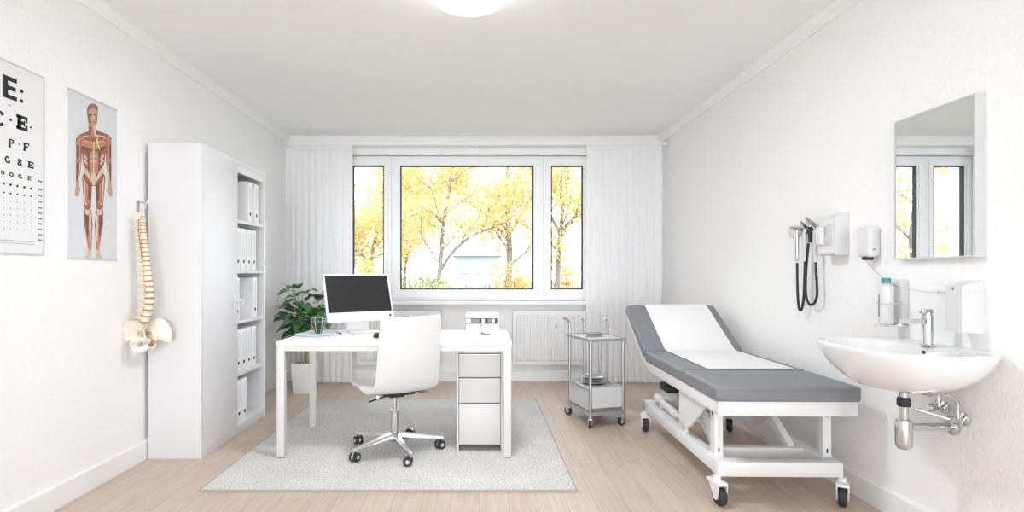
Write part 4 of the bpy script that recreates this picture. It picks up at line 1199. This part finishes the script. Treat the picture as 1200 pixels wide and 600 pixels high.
# ------------------------------------------------------------------ diagnostic set with coiled handles
dset = thing('diagnostic_set', 'wall-mounted otoscope set with chrome heads and hanging black cords', 'otoscope set', on_right(942, 300))
ip = lambda px, py, off=.05: on_right(px, py, XR - off)
ra, rb = ip(925, 273, .03), ip(958, 268, .03)
link('wall_rail', MB().box((XR - .022, rb.y - .01, 1.375), (XR, ra.y + .02, 1.43), .005, 2), PLAST, dset)
def cordU(pts, r=.0065):
    base_ = bez(pts, 14); out = []
    return MB().tube(base_, [r * (1 + .22 * (i % 2)) for i in range(len(base_))], 8)
heads = [(934, 272), (943.5, 271), (949.5, 266), (955.5, 271)]
for k, (px, py) in enumerate(heads):
    c = ip(px, py, .055)
    if k == 2: # raised otoscope with black handle
        link('handle', MB().cyl(c + Vector((0, 0, -.09)), c + Vector((0, 0, .0)), .010, .012, 16), BLACK, dset)
    else:
        link('handle', MB().lathe([(0, -.175), (.008, -.175), (.0105, -.165), (.0115, -.02), (.013, -.008), (.010, 0), (0, 0)], c, 18), PLAST if k else CHROME, dset)
    hd = MB().mat(CHROME)
    hd.tube([c + Vector((0, 0, 0)), c + Vector((0, 0, .022))], [.009, .011], 14)
    tilt_ = Vector((-.5, -.25, .42)).normalized() if k >= 1 else Vector((-.9, -.2, .05)).normalized()
    q = c + Vector((0, 0, .024))
    hd.tube([q - tilt_ * .022, q, q + tilt_ * .028, q + tilt_ * .05], [.014, .016, .012, .005], 16)
    hd.mat(BLACK).tube([q - tilt_ * .034, q - tilt_ * .022], [.013, .0145], 16)
    link('instrument_head', hd, [CHROME, BLACK], dset)
    link('cradle', MB().box((XR - .06, c.y - .018, c.z - .012), (XR - .018, c.y + .018, c.z - .004), .003, 1), BLACK if k in (1, 2) else PLASTG, dset)
link('cord', cordU([ip(934.2, 308), ip(934.3, 325), ip(934.8, 345), ip(936.4, 361), ip(939, 363), ip(941.5, 352), ip(942.6, 333), ip(943.4, 304)]), RUBBER, dset)
link('cord', cordU([ip(947.5, 285), ip(945.6, 305), ip(944.2, 325), ip(944.4, 345), ip(948, 356), ip(953.5, 356), ip(957.4, 346), ip(956.8, 325), ip(955.6, 300)]), RUBBER, dset)

# dispenser with the grey window
d1 = thing('specula_dispenser', 'white wall dispenser with a grey window beside the otoscope set', 'dispenser', (XR, 2.86, 1.245))
fx = 1.879
mb = MB().prism([(XR, 1.245), (fx, 1.248), (fx - .004, 1.30), (fx + .004, 1.44), (fx + .014, 1.452), (XR, 1.475)], (0, 2.93, 0), (1, 0, 0), (0, 0, 1), .135)
link('housing', mb, PLAST, d1, smooth=25)
link('window', MB().box((fx - .006, 2.812, 1.292), (fx + .01, 2.868, 1.412), .004, 2), PLASTG, d1)
link('catch_tray', MB().box((fx - .018, 2.805, 1.250), (fx + .01, 2.918, 1.276), .005, 2), PLAST, d1)
link('side_knob', MB().box((fx - .026, 2.875, 1.30), (fx + .006, 2.925, 1.405), .010, 3), PLAST, d1)
# soap dispenser with black nozzle
d2 = thing('soap_dispenser', 'white rounded soap dispenser with black nozzle left of the mirror', 'dispenser', (XR, 2.617, 1.225))
mb = MB().box((1.892, 2.572, 1.228), (XR, 2.662, 1.378), .018, 4)
link('housing', mb, PLAST, d2)
link('seam', MB().box((1.8905, 2.570, 1.30), (XR - .02, 2.5735, 1.302)), PLASTG, d2)
link('nozzle', MB().box((1.90, 2.596, 1.214), (1.935, 2.634, 1.230), .004, 2), BLACK, d2)
link('badge', MB().box((1.91, 2.5705, 1.262), (1.926, 2.5735, 1.267), .0008, 1), INKG, d2)
# bottle holder with bottle
d3 = thing('bottle_holder', 'pale wall bracket holding the white disinfectant bottle', 'holder', (XR, 2.44, .915))
hb = MB().box((XR - .035, 2.407, .915), (XR + .001, 2.475, 1.122), .006, 2)
hb.box((XR - .115, 2.407, .905), (XR, 2.475, .913), .003, 1)
link('bracket', hb, PLAST, d3); link('clip', MB().tube(bez([(XR - .035, 2.404, 1.01), (XR - .095, 2.402, 1.01), (XR - .114, 2.441, 1.01), (XR - .095, 2.48, 1.01), (XR - .035, 2.478, 1.01)], 6), .0025, 6), PLASTG, d3)
bt = thing('disinfectant_bottle', 'white disinfectant bottle with teal cap held on the wall', 'bottle', (XR - .078, 2.441, .9135))
bc = Vector((XR - .078, 2.441, .9135))
link('body', MB().lathe([(0, 0), (.026, 0), (.029, .004), (.029, .165), (.026, .178), (.013, .188), (.013, .196), (0, .196)], bc, 28), PLAST, bt)
link('cap', MB().lathe([(0, .190), (.017, .190), (.0175, .195), (.0165, .214), (0, .215)], bc, 20), TEAL, bt)
lab = MB(); ring0, ring1, rin0, rin1 = [], [], [], []
arc_ = [R(125 + 8 * k) for k in range(7)]
lab.rings([[bc + Vector((r_ * math.cos(a), r_ * math.sin(a), z)) for r_, z in ((.0292, .035), (.0300, .035), (.0300, .14), (.0292, .14))] for a in arc_])
link('label', lab, TEAL, bt)
# hand-wash box on the right
d4 = thing('towel_dispenser', 'white wedge-topped dispenser right of the tap under the mirror', 'dispenser', (XR, 2.087, .915))
fx = 1.870
mb = MB().prism([(XR + .001, .915), (fx, .918), (fx, 1.096), (fx + .006, 1.101), (XR + .001, 1.122)], (0, 2.123, 0), (1, 0, 0), (0, 0, 1), .072)
link('housing', mb, PLAST, d4, smooth=20)
link('lid_seam', MB().box((fx - .0008, 2.0505, 1.074), (XR, 2.1232, 1.0752)), PLASTG, d4)
link('lock', MB().cyl((fx - .003, 2.092, 1.090), (fx + .003, 2.092, 1.090), .006, n=14), STEEL, d4)
# thin cord strung from the soap dispenser along the wall
pts_ = [on_right(1014, 304, XR - .02), on_right(1024, 316, XR - .010), on_right(1037.5, 328, XR - .008), on_right(1040, 331, XR - .0385), on_right(1056, 337, XR - .0395), on_right(1080, 341.5, XR - .02), on_right(1099.5, 342.5, XR - .03), on_right(1110, 344, XR - .0895)]
mb = MB().tube(bez(pts_, 8), .0013, 6)
wc = thing('bead_chain', 'thin grey bead chain strung along the wall between two white dispensers', 'chain', on_right(1037.5, 328))
link('strand', mb, WIRE, wc); link('bead', MB().ball(pts_[2], .005, 10), PLASTG, wc); link('bead', MB().ball(pts_[6], .005, 10), PLASTG, wc)

# ------------------------------------------------------------------ washbasin
SY, SP, SW, SZ = 2.185, .505, .315, .852
basin = thing('washbasin', 'white ceramic wall-mounted washbasin with a rounded bowl', 'washbasin', (XR, SY, .66))
NN = 64
xc = .222
def dshape(P, Wd, ex=2.8):
    out = []; A = P - xc
    for k in range(NN):
        a = 2 * PI * k / NN; dx, dy = math.cos(a), math.sin(a)
        lo_, hi_ = 0.0, 2.0
        for _ in range(40):
            m_ = (lo_ + hi_) / 2; x, y = xc + dx * m_, dy * m_
            inside = x >= 0 and (abs(x - xc) / A) ** ex + (abs(y) / Wd) ** ex < 1
            lo_, hi_ = (m_, hi_) if inside else (lo_, m_)
        out.append((xc + dx * lo_, dy * lo_))
    return out
def W_(p, z): return Vector((XR - p[0], SY + p[1], z))
rg = []
def ell(cx, a_, b_, z, ex=2.3):
    out = []
    for k in range(NN):
        t_ = 2 * PI * k / NN; r_ = (abs(math.cos(t_) / a_) ** ex + abs(math.sin(t_) / b_) ** ex) ** (-1 / ex)
        out.append(W_((cx + r_ * math.cos(t_), r_ * math.sin(t_)), z))
    return out
for cx, a_, b_, z, ex in ((.205, .055, .05, SZ - .186, 2), (.205, .095, .075, SZ - .180, 2), (.21, .155, .145, SZ - .166, 2.1), (.215, .192, .208, SZ - .135, 2.2)):
    rg.append([Vector((min(p.x, XR), p.y, p.z)) for p in ell(cx, a_, b_, z, ex)])
for P, Wd, z in ((.425, .252, SZ - .098), (.447, .282, SZ - .060), (.460, .298, SZ - .024), (.466, .303, SZ - .006), (.463, .301, SZ)):
    rg.append([W_(p, z) for p in dshape(P, Wd)])
rg.append(ell(.276, .168, .268, SZ - .002)); rg.append(ell(.276, .161, .261, SZ - .010))
rg.append(ell(.275, .150, .242, SZ - .05)); rg.append(ell(.272, .132, .205, SZ - .10)); rg.append(ell(.255, .088, .125, SZ - .128)); rg.append(ell(.22, .025, .025, SZ - .135))
link('bowl', MB().rings(rg), CERAM, basin, smooth=60)
mb = MB().lathe([(0, 0), (.0225, 0), (.0225, .004), (.016, .005), (0, .003)], (XR - .22, SY, SZ - .135), 20)
link('drain', mb, CHROME, basin)
ov = W_((.121, 0), SZ - .030)
link('overflow_hole', MB().cyl(ov + Vector((.004, 0, .002)), ov + Vector((-.003, 0, -.002)), .008, n=14), BLACK, basin)
# tap
tp = Vector((XR - .105, SY + .0, SZ - .001))
tap = thing('tap', 'chrome single-lever mixer tap on the washbasin', 'tap', tp)
mb = MB().lathe([(0, 0), (.026, 0), (.026, .004), (.021, .007), (.0195, .012), (.0195, .125), (.017, .128), (0, .128)], tp, 28)
link('body', mb, CHROME, tap)
mb = MB().rings([[tp + Vector((x, y, z)) for y, z in ((-.013, .090 + dz), (.013, .090 + dz), (.013, .110 + dz), (-.013, .110 + dz))] for x, dz in ((.0, 0), (-.06, .002), (-.128, .001))])
mb.cyl(tp + Vector((-.116, 0, .094)), tp + Vector((-.116, 0, .082)), .010, n=16)
link('spout', mb, CHROME, tap)
mb = MB().box(tp + Vector((-.03, -.010, .132)), tp + Vector((.018, .010, .150)), .004, 2)
mb.cyl(tp + Vector((0, 0, .126)), tp + Vector((0, 0, .136)), .016, n=20)
link('lever', mb, CHROME, tap)
# trap and supply
tpx = Vector((1.752, SY, 0))
trap = thing('bottle_trap', 'chrome bottle trap and pipe under the washbasin', 'drain trap', Vector((1.752, SY, .43)))
zz = SZ - .182
link('tailpipe', MB().cyl((tpx.x, SY, .545), (tpx.x, SY, zz - .0055), .0165, n=20), CHROME, trap)
link('collar', MB().lathe([(0, .60), (.021, .60), (.024, .605), (.024, .63), (.020, .638), (0, .638)], tpx, 20), RUBBER, trap)
link('trap_cup', MB().lathe([(0, .425), (.020, .425), (.029, .436), (.0305, .45), (.0305, .535), (.028, .545), (.018, .549), (0, .549)], tpx, 26), CHROME, trap)
link('outlet_pipe', MB().cyl((tpx.x + .02, SY, .515), (XR, SY, .515), .0155, n=18), CHROME, trap)
link('wall_rosette', MB().lathe([(0, 0), (.034, 0), (.033, .006), (.020, .016), (0, .017)], (XR, SY, .515), 28, Matrix.Rotation(R(-90), 4, 'Y')), CHROME, trap)
for k, (dy, z, lb) in enumerate(((-.055, .56, 'chrome angle valve nearer the camera under the washbasin, right of the trap'), (.035, .585, 'chrome angle valve behind the bottle trap under the washbasin'))):
    p = Vector((XR, SY + dy, z))
    v = thing('angle_valve', lb, 'valve', p, 0, 'angle valves under the washbasin')
    link('rosette', MB().lathe([(0, 0), (.026, 0), (.025, .005), (.014, .011), (0, .012)], p, 24, Matrix.Rotation(R(-90), 4, 'Y')), CHROME, v)
    link('valve_body', MB().cyl(p, p + Vector((-.052, 0, 0)), .011, n=16).cyl(p + Vector((-.03, 0, 0)), p + Vector((-.03, 0, .035)), .010, n=14), CHROME, v)
    if k == 0: hd = MB().cyl(p + Vector((-.05, 0, 0)), p + Vector((-.066, 0, .0)), .014, n=14).tube([p + Vector((-.06, 0, 0)), p + Vector((-.12, .03, .018)), p + Vector((-.165, .05, .030))], [.006, .005, .0055], 10)
    else: hd = MB().lathe([(0, 0), (.016, 0), (.018, .006), (.018, .018), (.012, .024), (0, .024)], p + Vector((-.05, 0, 0)), 12, Matrix.Rotation(R(-90), 4, 'Y'))
    link('valve_handle', hd, CHROME, v)
    x_ = XR - .03
    link('supply_hose', MB().tube(bez([(x_, p.y, z + .034), (x_ - .002, p.y, z + .07), (x_ - .03, p.y + .01, .655 - .02 * k), (x_ - .10, SY - .01 + .02 * k, .660)], 8), .0065, 10), CHROME, v)

# ------------------------------------------------------------------ outdoors
structure(link('ground', MB().box((-60, YB + .9, -.9), (60, 120, -.7)), LAWN, smooth=0))
GZ = -.7
def leaf_cloud(mb, centres, n, size, mats, rnd):
    for _ in range(n):
        c, r_ = rnd.choice(centres)
        while True:
            p = Vector((rnd.uniform(-1, 1), rnd.uniform(-1, 1), rnd.uniform(-1, 1)))
            if p.length < 1: break
        p = c + Vector((p.x * r_, p.y * r_, p.z * r_ * .8))
        u = Vector((rnd.gauss(0, 1), rnd.gauss(0, 1), rnd.gauss(0, 1))).normalized(); w = u.orthogonal().normalized()
        s_ = size * rnd.uniform(.6, 1.3)
        mb.mat(rnd.choice(mats))
        vs = mb.verts([p - u * s_, p + w * s_ * .6, p + u * s_, p - w * s_ * .6]); mb.face(vs)
def tree(label, base, trunk_px_pts, seed, depth, nleaf, mats, r0=.13, spread=.55, levels=4, size=.07, crown=.55):
    rnd = random.Random(seed)
    tr_ = thing('autumn_tree', label, 'tree', base, 0, 'trees outside the window')
    br = MB(); cent = []
    def grow(p, d, L, r_, lv):
        pts = [p]; q = p.copy(); dd = d.copy()
        for k in range(4):
            dd = (dd + Vector((rnd.gauss(0, .16), rnd.gauss(0, .16), rnd.gauss(.04, .10)))).normalized(); q = q + dd * L / 4; pts.append(q.copy())
        br.tube(pts, [r_ * (1 - .13 * k) for k in range(5)], 7)
        if lv <= 1:
            cent.append((pts[-1], crown * rnd.uniform(.6, 1.1))); cent.append((pts[2], crown * rnd.uniform(.5, .9)))
        if lv == 0: return
        for k in range(3 if lv > 1 else 3):
            a = rnd.uniform(0, 2 * PI); o_ = dd.orthogonal().normalized(); o2 = dd.cross(o_)
            nd = (dd + (o_ * math.cos(a) + o2 * math.sin(a)) * rnd.uniform(.45, 1.0) * spread * 1.7).normalized()
            grow(pts[-1] if k < 2 else pts[2], nd, L * rnd.uniform(.62, .82), r_ * .55, lv - 1)
    for line in trunk_px_pts:
        pts = [Vector(p) for p in line['pts']]
        rr = line['r']; f = bez(pts, 6); n = len(f)
        br.tube(f, [rr * (1 - .55 * i / n) for i in range(n)], 9)
        for i in range(int(n * .35), n, 3):
            d = (f[min(i + 1, n - 1)] - f[i - 1]).normalized(); a = rnd.uniform(0, 2 * PI); o_ = d.orthogonal().normalized()
            nd = (d * .6 + o_ * math.cos(a) * .8 + d.cross(o_) * math.sin(a) * .8 + Vector((0, 0, .1))).normalized()
            grow(f[i], nd, line.get('L', 1.0) * rnd.uniform(.7, 1.1), rr * .34, levels - 2)
        grow(f[-1], (f[-1] - f[-3]).normalized(), line.get('L', 1.0), rr * .42, levels - 1)
    link('trunk', br, BARK, tr_, smooth=60)
    lf = MB(); leaf_cloud(lf, cent, nleaf, size, mats, rnd)
    link('foliage', lf, mats, tr_, smooth=0)
    return tr_
def ln(pts, d, r, L=1.0): return {'pts': [at(px, py, d) for px, py in pts], 'r': r, 'L': L}
def base_at(px, d): q = at(px, 320, d); return Vector((q.x, q.y, GZ))
def trunkline(px, d, pts, r, L):
    l_ = ln(pts, d, r, L); b = base_at(px, d); l_['pts'] = [b] + l_['pts']; return l_
D1 = 13.0
tree('slender yellow autumn tree with a forked trunk outside the middle pane', base_at(513, D1),
     [trunkline(513, D1, [(514, 335), (517, 300), (519, 268), (524, 240), (528, 205)], .065, 1.0), ln([(517, 316), (530, 296), (552, 277), (575, 268)], D1, .045, .8), ln([(519, 262), (505, 248), (492, 250)], D1, .03, .7)],
     11, D1, 8000, [LEAFY, LEAFO, LEAFP], size=.038, levels=3, crown=.5)
D2 = 18.0
tree('broad amber autumn tree outside the right side of the middle pane', base_at(595, D2),
     [trunkline(595, D2, [(596, 335), (597, 300), (596, 262), (594, 220), (598, 175)], .135, 1.3), ln([(597, 285), (580, 262), (560, 245)], D2, .06, 1.0), ln([(597, 275), (612, 250), (625, 228)], D2, .055, 1.0)],
     23, D2, 15000, [LEAFY, LEAFO, LEAFP], size=.052, levels=3, crown=.75)
D3 = 13.4
tree('yellow autumn tree with fanned branches outside the right narrow pane', base_at(653, D3),
     [trunkline(653, D3, [(653, 335), (655, 300), (657, 272), (660, 240), (666, 205)], .08, 1.0), ln([(657, 275), (648, 258), (640, 240)], D3, .05, .8), ln([(657, 272), (672, 256), (688, 245)], D3, .05, .8)],
     37, D3, 11000, [LEAFO, LEAFY, LEAFP], size=.04, levels=3, crown=.55)
D4 = 17.5
tree('bright yellow autumn tree with low fork outside the left narrow pane', base_at(432, D4),
     [trunkline(432, D4, [(433, 330), (434, 308), (440, 280), (446, 250), (452, 215)], .09, 1.3), ln([(433, 310), (422, 296), (408, 292)], D4, .055, 1.1)],
     41, D4, 20000, [LEAFY, LEAFY, LEAFO, LEAFP], size=.05, levels=3, crown=1.0)
D5 = 23.0
tree('small yellow autumn tree outside the left edge of the middle pane', base_at(474, D5),
     [trunkline(474, D5, [(474, 330), (476, 308), (484, 285), (494, 262)], .09, 1.5), ln([(476, 308), (470, 285), (468, 262)], D5, .06, 1.3)],
     53, D5, 9000, [LEAFY, LEAFO, LEAFP], size=.062, levels=3, crown=.95)
tree('yellow autumn tree far to the left, seen in the wall mirror', Vector((-6.3, 12.2, GZ)),
     [{'pts': [Vector(p) for p in ((-6.3, 12.2, GZ), (-6.35, 12.2, .4), (-6.2, 12.3, 1.9), (-6.4, 12.3, 3.4))], 'r': .09, 'L': 1.45}], 61, 12, 16000, [LEAFY, LEAFO, LEAFP], size=.045, levels=3, crown=.85)
tree('pale autumn tree farther left, seen in the wall mirror', Vector((-9.6, 13.4, GZ)),
     [{'pts': [Vector(p) for p in ((-9.6, 13.4, GZ), (-9.5, 13.4, .4), (-9.7, 13.5, 1.9), (-9.6, 13.5, 3.4))], 'r': .09, 'L': 1.45}], 67, 12, 13000, [LEAFY, LEAFP], size=.045, levels=3, crown=.85)
def bush(label, px, d, w, h, seed, mats):
    rnd = random.Random(seed); b = base_at(px, d)
    r_ = thing('bush', label, 'bush', b, 0, 'bushes outside the window')
    st = MB(); cent = []
    for k in range(11):
        a = rnd.uniform(0, 2 * PI); q = b + Vector((math.cos(a) * w * rnd.uniform(.1, .9), math.sin(a) * .4, h * rnd.uniform(.5, .95)))
        st.tube([b, b.lerp(q, .5) + Vector((0, 0, .15)), q], [.02, .014, .006], 6); cent.append((q, .33)); cent.append((b.lerp(q, .6), .34))
    link('stems', st, BARK, r_)
    lf = MB(); leaf_cloud(lf, cent, 2600, .042, mats, rnd); link('foliage', lf, mats, r_, smooth=0)
bush('green bush low outside the left half of the middle pane', 492, 11.5, .75, 1.85, 3, [BUSHG, BUSHG, LEAFP])
bush('grey-green bush low outside the centre of the middle pane', 566, 12.0, .7, 1.45, 8, [BUSHB, BUSHG])
bush('grey-green bush low outside the right narrow pane', 664, 11.5, .6, 1.6, 12, [BUSHB, LEAFP])
bush('tall yellow shrub under the tree outside the left narrow pane', 436, 14.5, .9, 2.3, 21, [LEAFY, LEAFO, LEAFP])
bush('tall amber shrub under the tree outside the right narrow pane', 668, 15.5, .9, 2.5, 25, [LEAFO, LEAFY, LEAFP])
bush('amber shrub beside the broad tree outside the middle pane', 612, 15.0, .9, 2.3, 29, [LEAFO, LEAFP])
hd_ = 46
h0, h1 = at(533, 322, hd_), at(585, 300, hd_)
hs_ = thing('far_house', 'pale blue-grey house far beyond the trees outside the middle pane', 'house', ((h0.x + h1.x) / 2, hd_ + 4, GZ))
link('walls', MB().box((h0.x, hd_, GZ), (h1.x, hd_ + 8, h1.z)), HOUSEW, hs_, smooth=0)
link('roof', MB().prism([(-.4, 0), (8.4, 0), (4, 1.9)], (h0.x - .3, hd_, h1.z), (0, 1, 0), (0, 0, 1), h1.x - h0.x + .6), HOUSER, hs_, smooth=0)
for k in range(3):
    x = h0.x + .5 + k * 1.25
    link('window', MB().box((x, hd_ - .05, h1.z - 1.5), (x + .7, hd_ + .05, h1.z - .5)), HOUSEG, hs_, smooth=0)

# ------------------------------------------------------------------ light, camera, view
LAMP_W, WORLD_E, SUN_E, EXPO = 21, 3.25, 0.5, 0.54
w = bpy.data.worlds.new('overcast_sky'); S.world = w; w.use_nodes = True
nt = w.node_tree; bg = nt.nodes['Background']
bg.inputs['Color'].default_value = (.90, .95, 1.0, 1); bg.inputs['Strength'].default_value = WORLD_E
lt = bpy.data.lights.new('lamp_light', 'AREA'); lt.shape = 'DISK'; lt.size = .34; lt.energy = LAMP_W; lt.color = (.84, .925, 1)
lo = bpy.data.objects.new('lamp_light', lt); COL.objects.link(lo); lo.location = (lc.x, lc.y, ZC - .125); lo['kind'] = 'helper'
# added fill sun behind the camera, lifting the back wall through the open side
sl = bpy.data.lights.new('fill_sun', 'SUN'); sl.energy = SUN_E; sl.angle = R(16); sl.color = (.93, .965, 1)
so_ = bpy.data.objects.new('fill_sun', sl); COL.objects.link(so_); so_.location = (0, -6, 4); so_['kind'] = 'helper'
so_.rotation_euler = Vector((.02, 1, -.02)).to_track_quat('-Z', 'Y').to_euler()

cam = bpy.data.cameras.new('camera'); co = bpy.data.objects.new('camera', cam); COL.objects.link(co)
co.location = (0, 0, H); co.rotation_euler = (R(90), 0, 0)
cam.sensor_width = 36; cam.sensor_fit = 'HORIZONTAL'; cam.lens = 36 * F / 1200
cam.shift_x = (600 - VX) / 1200; cam.shift_y = (VY - 300) / 1200; cam.clip_start = .02; cam.clip_end = 400
S.camera = co
S.view_settings.view_transform = 'Standard'; S.view_settings.look = 'None'
S.view_settings.gamma = 1; S.view_settings.exposure = EXPO; S.view_settings.use_curve_mapping = False
S.cycles.max_bounces = 16; S.cycles.diffuse_bounces = 10; S.cycles.glossy_bounces = 5; S.cycles.transparent_max_bounces = 24
S.cycles.sample_clamp_indirect = 8; S.cycles.caustics_reflective = False
S.cycles.use_denoising = True
